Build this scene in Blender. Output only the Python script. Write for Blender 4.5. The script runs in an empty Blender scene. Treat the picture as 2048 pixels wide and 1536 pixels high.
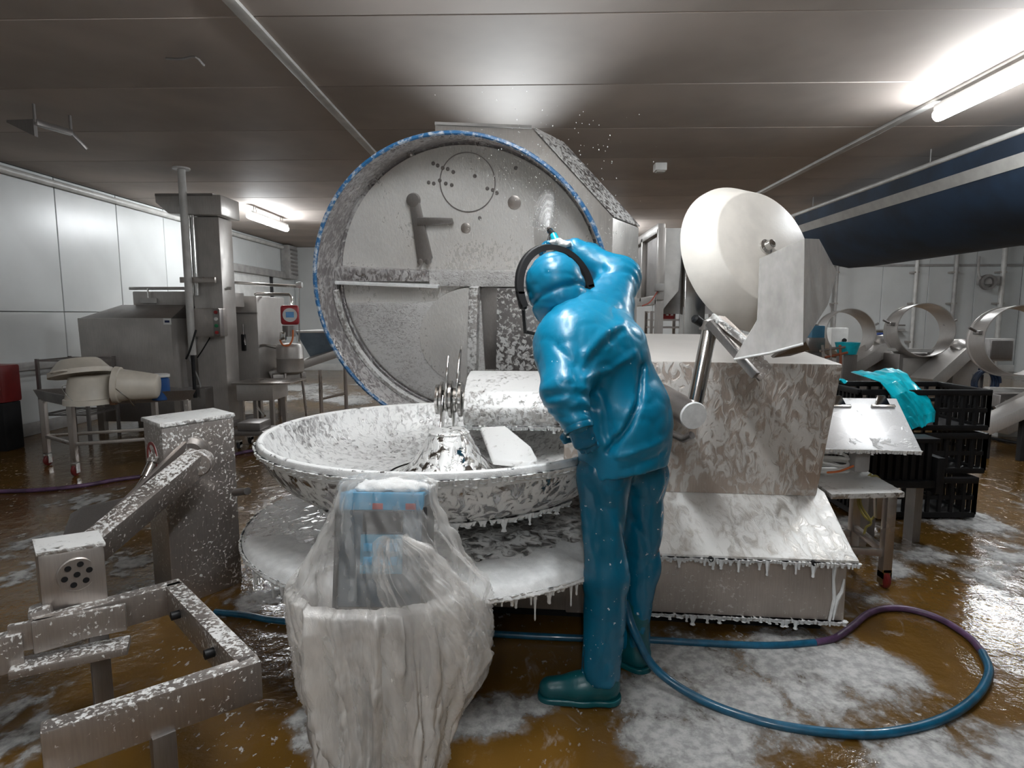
import bpy, bmesh, math, random
import numpy as np
from mathutils import Vector, Matrix

# ------------------------------------------------------------------ camera, world, exposure
sc = bpy.context.scene
F = 1200.0                                  # focal length in pixels of a 2048 x 1536 frame
PITCH = math.atan(138 / F); YAW = math.atan(26 / F)
CAM = Vector((0, 0, 1.5))
cam_d = bpy.data.cameras.new('camera'); cam_d.sensor_width = 36; cam_d.lens = 36 * F / 2048
cam_d.clip_start = 0.05; cam_d.clip_end = 100
cam = bpy.data.objects.new('camera', cam_d); sc.collection.objects.link(cam)
cam.location = CAM; cam.rotation_euler = (math.pi / 2 - PITCH, 0, YAW)
sc.camera = cam
RM = cam.rotation_euler.to_matrix()
w = bpy.data.worlds.new('world'); sc.world = w; w.use_nodes = True
w.node_tree.nodes['Background'].inputs[0].default_value = (0.75, 0.8, 0.85, 1)
w.node_tree.nodes['Background'].inputs[1].default_value = 0.02
sc.view_settings.view_transform = 'Standard'; sc.view_settings.look = 'None'
sc.view_settings.gamma = 1; sc.view_settings.use_curve_mapping = False
sc.view_settings.exposure = 0.38
LAMP = 78.0                                 # strength of the fluorescent tubes
ADDED_FLOOD = 470.0                               # watts of the added, unseen flood behind the lid
H = 3.3                                     # ceiling height
XL, XR, YB, YF = -6.2, 13.0, 16.2, -4.0     # room

def P(px, py, Y):
    d = RM @ Vector(((px - 1024) / F, -(py - 768) / F, -1)); return CAM + d * (Y / d.y)
def PZ(px, py, z):
    d = RM @ Vector(((px - 1024) / F, -(py - 768) / F, -1)); return CAM + d * ((z - CAM.z) / d.z)

random.seed(7); rng = np.random.default_rng(7)
COL = sc.collection
R_ = math.radians

# ------------------------------------------------------------------ materials
MATS = {}
def nodes(name):
    m = bpy.data.materials.new(name); m.use_nodes = True
    nt = m.node_tree; b = nt.nodes['Principled BSDF']
    return m, nt, b
def N(nt, t, **kw):
    n = nt.nodes.new(t)
    for k, v in kw.items(): setattr(n, k, v)
    return n
def setin(n, **kw):
    for k, v in kw.items(): n.inputs[k].default_value = v
def c4(c): return (c[0], c[1], c[2], 1)
def noise(nt, scale, detail=4, rough=.55, vec=(1, 1, 1), dist=0.0):
    tc = N(nt, 'ShaderNodeTexCoord'); mp = N(nt, 'ShaderNodeMapping'); mp.inputs['Scale'].default_value = vec
    no = N(nt, 'ShaderNodeTexNoise'); setin(no, Scale=scale, Detail=detail, Roughness=rough, Distortion=dist)
    nt.links.new(tc.outputs['Object'], mp.inputs[0]); nt.links.new(mp.outputs[0], no.inputs['Vector'])
    return no.outputs['Fac']
def maprange(nt, v, a, b, c=0., d=1., smooth=True):
    m = N(nt, 'ShaderNodeMapRange'); m.interpolation_type = 'SMOOTHSTEP' if smooth else 'LINEAR'
    m.inputs[1].default_value = a; m.inputs[2].default_value = b; m.inputs[3].default_value = c; m.inputs[4].default_value = d
    nt.links.new(v, m.inputs[0]); return m.outputs[0]
def mixc(nt, f, a, b):
    m = N(nt, 'ShaderNodeMix', data_type='RGBA')
    for s, v in ((6, a), (7, b)):
        if isinstance(v, tuple): m.inputs[s].default_value = c4(v)
        else: nt.links.new(v, m.inputs[s])
    if isinstance(f, (int, float)): m.inputs[0].default_value = f
    else: nt.links.new(f, m.inputs[0])
    return m.outputs[2]
def math_(nt, op, a, b):
    m = N(nt, 'ShaderNodeMath', operation=op)
    for s, v in ((0, a), (1, b)):
        if isinstance(v, (int, float)): m.inputs[s].default_value = v
        else: nt.links.new(v, m.inputs[s])
    return m.outputs[0]
def bump(nt, b, h, strength, dist=.01):
    n = N(nt, 'ShaderNodeBump'); setin(n, Strength=strength, Distance=dist)
    nt.links.new(h, n.inputs['Height']); nt.links.new(n.outputs[0], b.inputs['Normal'])

def plain(name, col, rough=.5, metal=0., var=.12, vscale=6., bmp=0., coat=0., spec=.5):
    if name in MATS: return MATS[name]
    m, nt, b = nodes(name)
    f = noise(nt, vscale)
    dk = tuple(x * (1 - var * 1.5) for x in col); lt = tuple(min(1, x * (1 + var)) for x in col)
    nt.links.new(mixc(nt, maprange(nt, f, .3, .7), dk, lt), b.inputs['Base Color'])
    setin(b, Roughness=rough, Metallic=metal); b.inputs['Coat Weight'].default_value = coat
    b.inputs['Specular IOR Level'].default_value = spec
    if bmp: bump(nt, b, noise(nt, vscale * 8), bmp)
    MATS[name] = m; return m

WHITE = (.80, .80, .785)
def steel(name, col=(.50, .475, .45), rough=.32, metal=.85, foam=None, brush=(1, 1, .06)):
    """wet brushed steel; foam = dict(scale, vec, lo, hi, up) lays soap suds on it"""
    if name in MATS: return MATS[name]
    m, nt, b = nodes(name)
    br = noise(nt, 170, 3, .6, brush)
    blot = noise(nt, 2.6, 3)
    c = mixc(nt, maprange(nt, br, .3, .7), tuple(x * .92 for x in col), tuple(min(1, x * 1.06) for x in col))
    c = mixc(nt, maprange(nt, blot, .35, .7, 0, .45), c, tuple(x * .66 for x in col))
    r = maprange(nt, blot, .3, .7, rough * .8, rough * 1.3)
    if foam is None:
        nt.links.new(c, b.inputs['Base Color']); nt.links.new(r, b.inputs['Roughness'])
        setin(b, Metallic=metal)
    else:
        n1 = noise(nt, foam.get('scale', 14), 5, .6, foam.get('vec', (1, 1, 1)), foam.get('dist', .4))
        n2 = noise(nt, foam.get('big', 2.2), 2)
        v = math_(nt, 'ADD', math_(nt, 'MULTIPLY', n1, .7), math_(nt, 'MULTIPLY', n2, .3))
        if foam.get('up'):
            g = N(nt, 'ShaderNodeNewGeometry'); s = N(nt, 'ShaderNodeSeparateXYZ')
            nt.links.new(g.outputs['Normal'], s.inputs[0])
            v = math_(nt, 'ADD', v, math_(nt, 'MULTIPLY', math_(nt, 'MAXIMUM', s.outputs[2], 0.), foam['up']))
        mk = maprange(nt, v, foam['lo'], foam['hi'])
        mk = math_(nt, 'MULTIPLY', mk, foam.get('op', 1.0))
        nt.links.new(mixc(nt, mk, c, foam.get('col', WHITE)), b.inputs['Base Color'])
        mt = N(nt, 'ShaderNodeMapRange'); nt.links.new(mk, mt.inputs[0]); mt.inputs[3].default_value = metal; mt.inputs[4].default_value = 0
        nt.links.new(mt.outputs[0], b.inputs['Metallic'])
        rr = N(nt, 'ShaderNodeMix'); nt.links.new(mk, rr.inputs[0]); nt.links.new(r, rr.inputs[2]); rr.inputs[3].default_value = .55
        nt.links.new(rr.outputs[0], b.inputs['Roughness'])
        bump(nt, b, mk, foam.get('bump', .5), .008)
    MATS[name] = m; return m

M_steel = steel('brushed_steel', (.48, .44, .41))
M_dsteel = steel('dark_steel', (.30, .28, .27), .35)
M_bg = steel('background_steel', (.50, .475, .45), .36, .5)
M_shiny = steel('polished_steel', (.72, .71, .69), .13, 1.0)
M_speck = steel('foam_specked_steel', (.44, .40, .37), .34, .8, dict(scale=75, lo=.56, hi=.61, up=.075, vec=(1, 1, .9), big=4., op=.85))
M_cab = steel('foam_run_steel', (.50, .425, .37), .38, .55, dict(scale=22, vec=(1, 1, .55), lo=.44, hi=.55, up=.25, op=.62, dist=1.3, big=4., col=(.70, .70, .68)))
M_ledge = steel('foam_slope_steel', (.55, .52, .48), .38, .6, dict(scale=22, vec=(1, .5, .5), lo=.40, hi=.62, up=.06, op=.75, dist=.8, big=3.))
M_panel = steel('misted_panel_steel', (.46, .40, .355), .42, .55, dict(scale=55, lo=.60, hi=.66, op=.4))
M_bowl = steel('foamy_bowl_steel', (.46, .45, .45), .2, .95, dict(scale=20, vec=(1, 1, .55), lo=.44, hi=.52, up=.10, dist=1.2))
M_bowlin = steel('foamy_bowl_inside_steel', (.45, .44, .44), .25, .9, dict(scale=34, vec=(1, 1, .7), lo=.40, hi=.60, up=.05, dist=1.0, op=.8, big=3.))
M_tray = steel('foamy_tray_steel', (.40, .385, .38), .25, .9, dict(scale=22, lo=.40, hi=.58, up=.0, dist=1., big=1.6))
M_lid = steel('foamy_lid_plate_steel', (.70, .68, .65), .28, .4, dict(scale=60, vec=(1, 1, .5), lo=.36, hi=.68, op=.55, big=2.0, col=(.62, .615, .60), bump=.25))
M_lidfoam = steel('foam_smeared_lid_steel', (.46, .44, .43), .30, .5, dict(scale=46, vec=(1, 1, 1.5), lo=.36, hi=.56, op=.85, dist=1.2, col=(.66, .655, .64)))
M_lidwall = steel('lid_wall_steel', (.36, .335, .335), .28, .75, dict(scale=34, vec=(1, 1, .6), lo=.45, hi=.60, dist=1.0, op=.5, big=3.))
M_hoodf = steel('lid_arm_steel', (.58, .56, .53), .36, .6, dict(scale=40, lo=.60, hi=.66, op=.6))
M_hoods = steel('foam_flecked_arm_steel', (.27, .255, .25), .33, .7, dict(scale=32, lo=.47, hi=.56, op=.75))
M_arm = steel('foam_capped_steel', (.50, .48, .46), .3, .85, dict(scale=40, lo=.44, hi=.58, up=.12, op=.85, big=4.))
M_cone = steel('bowl_cone_steel', (.66, .65, .63), .12, 1.0, dict(scale=26, vec=(1, 1, .5), lo=.45, hi=.58, up=.03, dist=.8, op=.75))
M_foam = plain('soap_foam', (.74, .745, .74), .65, 0, .06, 30, .3)
M_plastic_w = plain('ivory_plastic', (.62, .57, .49), .42, 0, .07, 5)
M_disc = plain('white_disc_plastic', (.74, .70, .64), .40, 0, .06, 7, .05)
M_black = plain('black_plastic', (.010, .010, .011), .5, 0, .2, 6., 0., 0., .3)
M_rubber = plain('black_rubber', (.02, .02, .022), .6, 0, .2)
M_red = plain('red_plastic', (.30, .02, .02), .4)
M_blueglass = plain('blue_display', (.12, .35, .72), .2)
M_white = plain('white_enamel', (.72, .72, .70), .4, 0, .06)
M_grey = plain('grey_plastic', (.32, .31, .30), .5)
M_wall = plain('white_wall_panel', (.56, .575, .57), .32, 0, .05, .9)
M_ceil = plain('ceiling_panel', (.41, .36, .325), .68, 0, .10, .7, 0, 0, .16)
M_seam = plain('seam_filler', (.10, .095, .09), .7, 0, .1)
M_trim = plain('pale_trim', (.50, .49, .47), .4, 0, .1)
M_blueh = plain('blue_hose_rubber', (.005, .085, .16), .35, 0, .2, 20, 0, .3)
M_purp = plain('purple_hose_rubber', (.09, .045, .10), .4, 0, .3, 14)
M_orange = plain('orange_cable', (.75, .20, .06), .45)
M_cyan = plain('cyan_plastic_sheet', (.0, .40, .50), .3, 0, .2, 9, .15, .3)
M_navy = plain('navy_fabric', (.004, .018, .042), .75, 0, .3, 2., .1)
M_stripe = plain('grey_stripe_fabric', (.32, .31, .29), .8, 0, .08)
M_steelblue = plain('blue_grey_paint', (.17, .22, .27), .45)
M_gasket = None

def emis(name, col, s):
    m, nt, b = nodes(name); setin(b, Roughness=.4)
    b.inputs['Base Color'].default_value = c4(col)
    b.inputs['Emission Color'].default_value = c4(col); b.inputs['Emission Strength'].default_value = s
    return m
M_tube = emis('lit_tube', (.93, .97, 1.0), LAMP)

def mk_gasket():
    m, nt, b = nodes('blue_lid_seal')
    k = maprange(nt, noise(nt, 30, 4, .6), .46, .66)
    nt.links.new(mixc(nt, k, (.02, .12, .28), (.50, .54, .58)), b.inputs['Base Color']); setin(b, Roughness=.4)
    return m
M_gasket = mk_gasket()

def mk_suit(name, c1, c2, foam_lo=.66, rough=.36):
    m, nt, b = nodes(name)
    f = noise(nt, 3.2, 3); c = mixc(nt, maprange(nt, f, .3, .7), c1, c2)
    k = maprange(nt, noise(nt, 42, 3, .55), foam_lo, foam_lo + .02)
    nt.links.new(mixc(nt, k, c, (.7, .78, .82)), b.inputs['Base Color'])
    setin(b, Roughness=rough); b.inputs['Coat Weight'].default_value = .12; b.inputs['Coat Roughness'].default_value = .2
    bump(nt, b, noise(nt, 20, 4, .6, (1, 1, .6), 1.0), .16, .012)
    return m
M_jacket = mk_suit('blue_waterproof_jacket', (.0, .175, .32), (.0, .215, .38), .735)
M_trous = mk_suit('blue_waterproof_trousers', (.0, .115, .21), (.0, .14, .25), .69, .27)
M_glove = mk_suit('blue_rubber_glove', (.0, .13, .25), (.0, .16, .30), .68)
M_boot = mk_suit('teal_rubber_boot', (.0, .07, .085), (.0, .085, .10), .72)
M_skin = plain('skin', (.52, .30, .21), .5, 0, .06)

def mk_floor():
    m, nt, b = nodes('wet_ochre_floor')
    big = noise(nt, .9, 4); fine = noise(nt, 7, 5, .6)
    c = mixc(nt, maprange(nt, big, .3, .7), (.085, .044, .008), (.155, .080, .016))
    sud = math_(nt, 'ADD', math_(nt, 'MULTIPLY', noise(nt, 6, 6, .62, (1, .55, 1), 1.0), .6), math_(nt, 'MULTIPLY', noise(nt, .8, 2), .4))
    k = math_(nt, 'MULTIPLY', maprange(nt, sud, .56, .68), .4)
    fl = math_(nt, 'MULTIPLY', maprange(nt, noise(nt, 30, 4, .6, (1, .6, 1)), .60, .66), maprange(nt, noise(nt, 1.3, 3), .45, .62))
    k = math_(nt, 'MAXIMUM', k, math_(nt, 'MULTIPLY', fl, .6))
    c2 = mixc(nt, k, c, (.55, .55, .55))
    nt.links.new(c2, b.inputs['Base Color'])
    rr = N(nt, 'ShaderNodeMix'); nt.links.new(k, rr.inputs[0]); rr.inputs[2].default_value = .13; rr.inputs[3].default_value = .55
    nt.links.new(rr.outputs[0], b.inputs['Roughness'])
    bump(nt, b, math_(nt, 'ADD', math_(nt, 'MULTIPLY', fine, .9), k), .45, .016)
    return m
M_floor = mk_floor()

def mk_film(name, alpha, tint=(.86, .85, .83), rough=.22, bs=.3):
    """thin clear plastic: part of the light goes straight through, the rest is glossy and milky"""
    m, nt, b = nodes(name)
    nt.links.new(mixc(nt, 0., tint, tint), b.inputs['Base Color']); setin(b, Roughness=rough)
    b.inputs['Specular IOR Level'].default_value = .8
    tr = N(nt, 'ShaderNodeBsdfTransparent'); tl = N(nt, 'ShaderNodeBsdfTranslucent'); tl.inputs[0].default_value = c4(tint)
    m1 = N(nt, 'ShaderNodeMixShader'); m1.inputs[0].default_value = .25
    nt.links.new(b.outputs[0], m1.inputs[1]); nt.links.new(tl.outputs[0], m1.inputs[2])
    m2 = N(nt, 'ShaderNodeMixShader')
    a = maprange(nt, noise(nt, 9, 4, .6, (1, 1, .35)), .3, .7, alpha * .6, min(1, alpha * 1.4)); nt.links.new(a, m2.inputs[0])
    nt.links.new(tr.outputs[0], m2.inputs[1]); nt.links.new(m1.outputs[0], m2.inputs[2])
    out = nt.nodes['Material Output']; nt.links.new(m2.outputs[0], out.inputs[0])
    bump(nt, b, noise(nt, 26, 4, .65, (1, 1, .25), 1.5), bs, .01)
    return m
M_bag = mk_film('clear_bag_film', .27, (.93, .91, .88), rough=.10, bs=.6)
M_bag2 = mk_film('milky_bag_film', .70, (.93, .91, .88), rough=.12, bs=.6)
M_visor = mk_film('clear_visor', .10, (.9, .92, .95), .08, .02)
M_mist = mk_film('spray_mist', .34, (.95, .95, .95), .9, 0.)
M_guard = mk_film('scuffed_clear_guard', .80, (.56, .545, .525), .35, .08)

# ------------------------------------------------------------------ mesh helpers
def basis(d):
    d = Vector(d).normalized(); a = Vector((0, 0, 1)) if abs(d.z) < .95 else Vector((1, 0, 0))
    x = a.cross(d).normalized(); return x, d.cross(x)
class MB:
    def __init__(s): s.v = []; s.f = []
    def add(s, vs, fs):
        o = len(s.v); s.v += [Vector(v) for v in vs]; s.f += [tuple(i + o for i in f) for f in fs]; return s
    def box(s, c, d, rz=0., M=None):
        x, y, z = d[0] / 2, d[1] / 2, d[2] / 2
        vs = [Vector(p) for p in [(-x, -y, -z), (x, -y, -z), (x, y, -z), (-x, y, -z), (-x, -y, z), (x, -y, z), (x, y, z), (-x, y, z)]]
        if M is None: M = Matrix.Rotation(rz, 3, 'Z')
        vs = [M @ v + Vector(c) for v in vs]
        return s.add(vs, [(0, 3, 2, 1), (4, 5, 6, 7), (0, 1, 5, 4), (1, 2, 6, 5), (2, 3, 7, 6), (3, 0, 4, 7)])
    def box2(s, a, b):
        a, b = Vector(a), Vector(b); return s.box((a + b) / 2, (abs(b.x - a.x), abs(b.y - a.y), abs(b.z - a.z)))
    def hexa(s, bot, top):
        return s.add(list(bot) + list(top), [(0, 3, 2, 1), (4, 5, 6, 7), (0, 1, 5, 4), (1, 2, 6, 5), (2, 3, 7, 6), (3, 0, 4, 7)])
    def prism(s, poly, ext):
        n = len(poly); e = Vector(ext); p = [Vector(q) for q in poly]
        return s.add(p + [q + e for q in p], [tuple(range(n))[::-1], tuple(range(n, 2 * n))] + [(i, (i + 1) % n, n + (i + 1) % n, n + i) for i in range(n)])
    def beam(s, a, b, wd, ht, up=(0, 0, 1)):
        a, b = Vector(a), Vector(b); d = (b - a).normalized(); u = Vector(up); x = d.cross(u).normalized(); u = x.cross(d).normalized()
        q = lambda p: [p - x * wd / 2 - u * ht / 2, p + x * wd / 2 - u * ht / 2, p + x * wd / 2 + u * ht / 2, p - x * wd / 2 + u * ht / 2]
        return s.hexa(q(a), q(b))
    def tube(s, pts, r, n=10, caps=True):
        pts = [Vector(p) for p in pts]; rs = r if isinstance(r, (list, tuple)) else [r] * len(pts)
        rings = []; prev = None
        for i, p in enumerate(pts):
            d = (pts[min(i + 1, len(pts) - 1)] - pts[max(i - 1, 0)]).normalized()
            if prev is None: x, y = basis(d)
            else:
                x = (prev - d * prev.dot(d))
                x = x.normalized() if x.length > 1e-5 else basis(d)[0]
                y = d.cross(x)
            prev = x
            rings.append([p + (x * math.cos(2 * math.pi * k / n) + y * math.sin(2 * math.pi * k / n)) * rs[i] for k in range(n)])
        fs = []
        for i in range(len(pts) - 1):
            for k in range(n):
                k2 = (k + 1) % n; fs.append((i * n + k, i * n + k2, (i + 1) * n + k2, (i + 1) * n + k))
        if caps: fs += [tuple(range(n))[::-1], tuple((len(pts) - 1) * n + k for k in range(n))]
        return s.add([v for r2 in rings for v in r2], fs)
    def lathe(s, prof, o=(0, 0, 0), ax=(0, 0, 1), n=64, a0=0., a1=2 * math.pi, closed=False, caps=True):
        o = Vector(o); ax = Vector(ax).normalized(); x, y = basis(ax)
        full = abs(a1 - a0 - 2 * math.pi) < 1e-6; m = n if full else n + 1
        vs = []
        for (r, h) in prof:
            for k in range(m):
                t = a0 + (a1 - a0) * k / n
                vs.append(o + ax * h + (x * math.cos(t) + y * math.sin(t)) * r)
        fs = []; L = len(prof)
        for i in range(L if closed else L - 1):
            j = (i + 1) % L
            for k in range(n):
                k2 = (k + 1) % m if full else k + 1
                fs.append((i * m + k, i * m + k2, j * m + k2, j * m + k))
        if not closed and full and caps:
            if prof[0][0] > 1e-6: fs.append(tuple(range(m))[::-1])
            if prof[-1][0] > 1e-6: fs.append(tuple((L - 1) * m + k for k in range(m)))
        return s.add(vs, fs)
    def build(s, name, mat, parent=None, bevel=0., seg=2, smooth=False, world=True, sharp=40):
        me = bpy.data.meshes.new(name)
        inv = wm(parent).inverted() if (parent and world) else None
        vs = [tuple(inv @ v) if inv else tuple(v) for v in s.v]
        me.from_pydata(vs, [], s.f); me.update()
        bm = bmesh.new(); bm.from_mesh(me)
        bmesh.ops.remove_doubles(bm, verts=bm.verts, dist=1e-5)
        bmesh.ops.recalc_face_normals(bm, faces=bm.faces)
        if bevel:
            es = [e for e in bm.edges if len(e.link_faces) == 2 and e.calc_face_angle(0) > R_(30)]
            bmesh.ops.bevel(bm, geom=es, offset=bevel, segments=seg, affect='EDGES', profile=.6, clamp_overlap=True)
        for f in bm.faces: f.smooth = smooth or bool(bevel)
        for e in bm.edges: e.smooth = not (len(e.link_faces) == 2 and e.calc_face_angle(0) > R_(sharp))
        bm.to_mesh(me); bm.free()
        return link(name, me, mat, parent)
def wm(o):
    while o.parent: o = o.parent          # parts carry no transform of their own
    return o.matrix_world
def link(name, me, mat, parent=None):
    o = bpy.data.objects.new(name, me); COL.objects.link(o)
    if mat and not me.materials: me.materials.append(mat)
    if parent: o.parent = parent
    return o
def copyobj(o, loc=None, parent=None, name=None):
    c = o.copy(); COL.objects.link(c)
    if loc is not None: c.location = loc
    if parent: c.parent = parent
    return c
def tag(o, label, cat, group=None, kind=None):
    o['label'] = label
    if cat: o['category'] = cat
    if group: o['group'] = group
    if kind: o['kind'] = kind
    return o
def thing(name, label, cat, loc=(0, 0, 0), rz=0., group=None):
    o = bpy.data.objects.new(name, None); COL.objects.link(o); o.empty_display_size = .1
    o.location = loc; o.rotation_euler = (0, 0, rz); tag(o, label, cat, group)
    o.matrix_world = Matrix.Translation(Vector(loc)) @ Matrix.Rotation(rz, 4, 'Z')
    return o
def catmull(pts, n=8):
    p = [Vector(q) for q in pts]; p = [2 * p[0] - p[1]] + p + [2 * p[-1] - p[-2]]; out = []
    for i in range(1, len(p) - 2):
        for k in range(n):
            t = k / n
            out.append(.5 * ((2 * p[i]) + (p[i + 1] - p[i - 1]) * t + (2 * p[i - 1] - 5 * p[i] + 4 * p[i + 1] - p[i + 2]) * t * t + (3 * p[i] - p[i - 1] - 3 * p[i + 1] + p[i + 2]) * t ** 3))
    out.append(p[-2]); return out

# numpy value noise, signed distances and a surface-net mesher
_T = rng.random((64, 64, 64)).astype(np.float32)
def vn(x, y, z):
    xi, yi, zi = np.floor(x).astype(int), np.floor(y).astype(int), np.floor(z).astype(int)
    fx, fy, fz = x - xi, y - yi, z - zi
    fx, fy, fz = fx * fx * (3 - 2 * fx), fy * fy * (3 - 2 * fy), fz * fz * (3 - 2 * fz)
    g = lambda a, b, c: _T[(xi + a) & 63, (yi + b) & 63, (zi + c) & 63]
    l = lambda a, b, t: a + (b - a) * t
    return l(l(l(g(0, 0, 0), g(1, 0, 0), fx), l(g(0, 1, 0), g(1, 1, 0), fx), fy), l(l(g(0, 0, 1), g(1, 0, 1), fx), l(g(0, 1, 1), g(1, 1, 1), fx), fy), fz)
def fbm(x, y, z, o=3):
    s = 0; a = .5
    for k in range(o): s = s + a * vn(x * 2 ** k + 7 * k, y * 2 ** k + 3 * k, z * 2 ** k); a *= .5
    return s
def cone(Q, a, b, ra, rb):
    a = np.array(a, dtype=np.float32); b = np.array(b, dtype=np.float32); d = b - a; L = float(d @ d) + 1e-9
    t = np.clip(((Q[0] - a[0]) * d[0] + (Q[1] - a[1]) * d[1] + (Q[2] - a[2]) * d[2]) / L, 0, 1)
    return np.sqrt((Q[0] - a[0] - d[0] * t) ** 2 + (Q[1] - a[1] - d[1] * t) ** 2 + (Q[2] - a[2] - d[2] * t) ** 2) - (ra + (rb - ra) * t)
def ell(Q, c, r, axes=None):
    q = [Q[i] - c[i] for i in range(3)]
    if axes is not None: q = [q[0] * ax[0] + q[1] * ax[1] + q[2] * ax[2] for ax in axes]
    k = np.sqrt((q[0] / r[0]) ** 2 + (q[1] / r[1]) ** 2 + (q[2] / r[2]) ** 2)
    return (k - 1) * min(r)
def smin(a, b, k):
    h = np.clip(.5 + .5 * (b - a) / k, 0, 1); return b + (a - b) * h - k * h * (1 - h)
def net(f, lo, hi, h):
    lo = np.array(lo); n = [int(math.ceil((hi[i] - lo[i]) / h)) + 1 for i in range(3)]
    Q = np.meshgrid(*[(lo[i] + h * np.arange(n[i])).astype(np.float32) for i in range(3)], indexing='ij')
    v = f(Q).astype(np.float32); s = v < 0
    sl = lambda o: tuple(slice(o[i], n[i] - 1 + o[i]) for i in range(3))
    cs = [(a, b, c) for a in (0, 1) for b in (0, 1) for c in (0, 1)]
    cnt = sum(s[sl(o)].astype(np.int8) for o in cs); act = (cnt > 0) & (cnt < 8)
    ids = -np.ones(act.shape, dtype=np.int64); I = np.argwhere(act); ids[act] = np.arange(len(I))
    acc = np.zeros((len(I), 3)); num = np.zeros(len(I))
    for o in cs:
        for ax in range(3):
            if o[ax]: continue
            o2 = list(o); o2[ax] = 1
            v0 = v[I[:, 0] + o[0], I[:, 1] + o[1], I[:, 2] + o[2]]; v1 = v[I[:, 0] + o2[0], I[:, 1] + o2[1], I[:, 2] + o2[2]]
            c = (v0 < 0) != (v1 < 0); t = np.where(c, v0 / np.where(c, v0 - v1, 1), 0)
            p = I + np.array(o); p = p.astype(float); p[:, ax] += t
            acc[c] += p[c]; num[c] += 1
    vs = lo + h * acc / num[:, None]; fs = []
    for ax in range(3):
        b, c = [(1, 2), (2, 0), (0, 1)][ax]
        s0 = np.take(s, range(0, n[ax] - 1), ax); s1 = np.take(s, range(1, n[ax]), ax)
        E = np.argwhere(s0 != s1); E = E[(E[:, b] > 0) & (E[:, c] > 0) & (E[:, b] < n[b] - 1) & (E[:, c] < n[c] - 1)]
        sg = s0[E[:, 0], E[:, 1], E[:, 2]]
        def g(db, dc):
            J = E.copy(); J[:, b] -= db; J[:, c] -= dc; return ids[J[:, 0], J[:, 1], J[:, 2]]
        q = np.stack([g(1, 1), g(0, 1), g(0, 0), g(1, 0)], 1); q[~sg] = q[~sg][:, ::-1]; fs.append(q)
    return vs, np.concatenate(fs)
def npmesh(name, vs, fs, mat, parent=None, smooth=True):
    vs = np.asarray(vs, dtype=np.float64)
    if parent:
        inv = np.array(wm(parent).inverted()); vs = vs @ inv[:3, :3].T + inv[:3, 3]
    me = bpy.data.meshes.new(name); k = fs.shape[1]
    me.vertices.add(len(vs)); me.vertices.foreach_set('co', vs.ravel())
    me.loops.add(fs.size); me.loops.foreach_set('vertex_index', fs.ravel().astype(np.int32))
    me.polygons.add(len(fs)); me.polygons.foreach_set('loop_start', np.arange(0, fs.size, k, dtype=np.int32))
    me.polygons.foreach_set('use_smooth', np.full(len(fs), smooth)); me.update(calc_edges=True); me.validate()
    return link(name, me, mat, parent)
def sdf(name, f, lo, hi, h, mat, parent=None):
    vs, fs = net(f, lo, hi, h); return npmesh(name, vs, fs, mat, parent)
def grid_mesh(name, G, mat, parent=None, wrap=False):
    """G: (rows, cols, 3) array of points"""
    r, c = G.shape[:2]; i = np.arange(r - 1)[:, None] * c; j = np.arange(c if wrap else c - 1)[None, :]; j2 = (j + 1) % c
    fs = np.stack([i + j, i + j2, i + c + j2, i + c + j], -1).reshape(-1, 4)
    return npmesh(name, G.reshape(-1, 3), fs, mat, parent)
def drips(m, pts, nrm, lmin, lmax, r, count, bead=.6):
    """foam drops hanging from an edge given as a polyline"""
    pts = [Vector(p) for p in pts]; seg = [(pts[i + 1] - pts[i]).length for i in range(len(pts) - 1)]; T = sum(seg)
    for k in range(count):
        t = (k + random.random()) / count * T; i = 0
        while i < len(seg) - 1 and t > seg[i]: t -= seg[i]; i += 1
        p = pts[i].lerp(pts[i + 1], t / seg[i]) + Vector(nrm) * random.uniform(0, .004)
        L = lmin + (lmax - lmin) * (.18 * random.random() + .82 * random.random() ** 9); rr = r * random.uniform(.6, 1.3)
        m.tube([p + Vector((0, 0, .008)), p - Vector((0, 0, L * .25)), p - Vector((0, 0, L * .7)), p - Vector((0, 0, L * .93)), p - Vector((0, 0, L))],
               [rr * 1.5, rr * 1.0, rr * .5, rr * bead, rr * .15], 6)
    return m
def mk_suds():
    m, nt, b = nodes('floor_suds')
    at = N(nt, 'ShaderNodeAttribute', attribute_name='suds')
    fine = noise(nt, 55, 4, .65); mid = noise(nt, 12, 4, .6, (1, .7, 1), .8)
    v = math_(nt, 'ADD', at.outputs['Fac'], math_(nt, 'ADD', math_(nt, 'MULTIPLY', math_(nt, 'SUBTRACT', mid, .5), 1.1), math_(nt, 'MULTIPLY', math_(nt, 'SUBTRACT', fine, .5), .5)))
    a = math_(nt, 'MULTIPLY', maprange(nt, v, .0, .75), .9)
    nt.links.new(mixc(nt, maprange(nt, noise(nt, 24, 5, .65), .35, .65), (.30, .30, .295), (.52, .52, .51)), b.inputs['Base Color']); setin(b, Roughness=.5)
    nt.links.new(a, b.inputs['Alpha']); bump(nt, b, math_(nt, 'ADD', v, fine), .25, .008)
    return m
M_suds = mk_suds()
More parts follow.
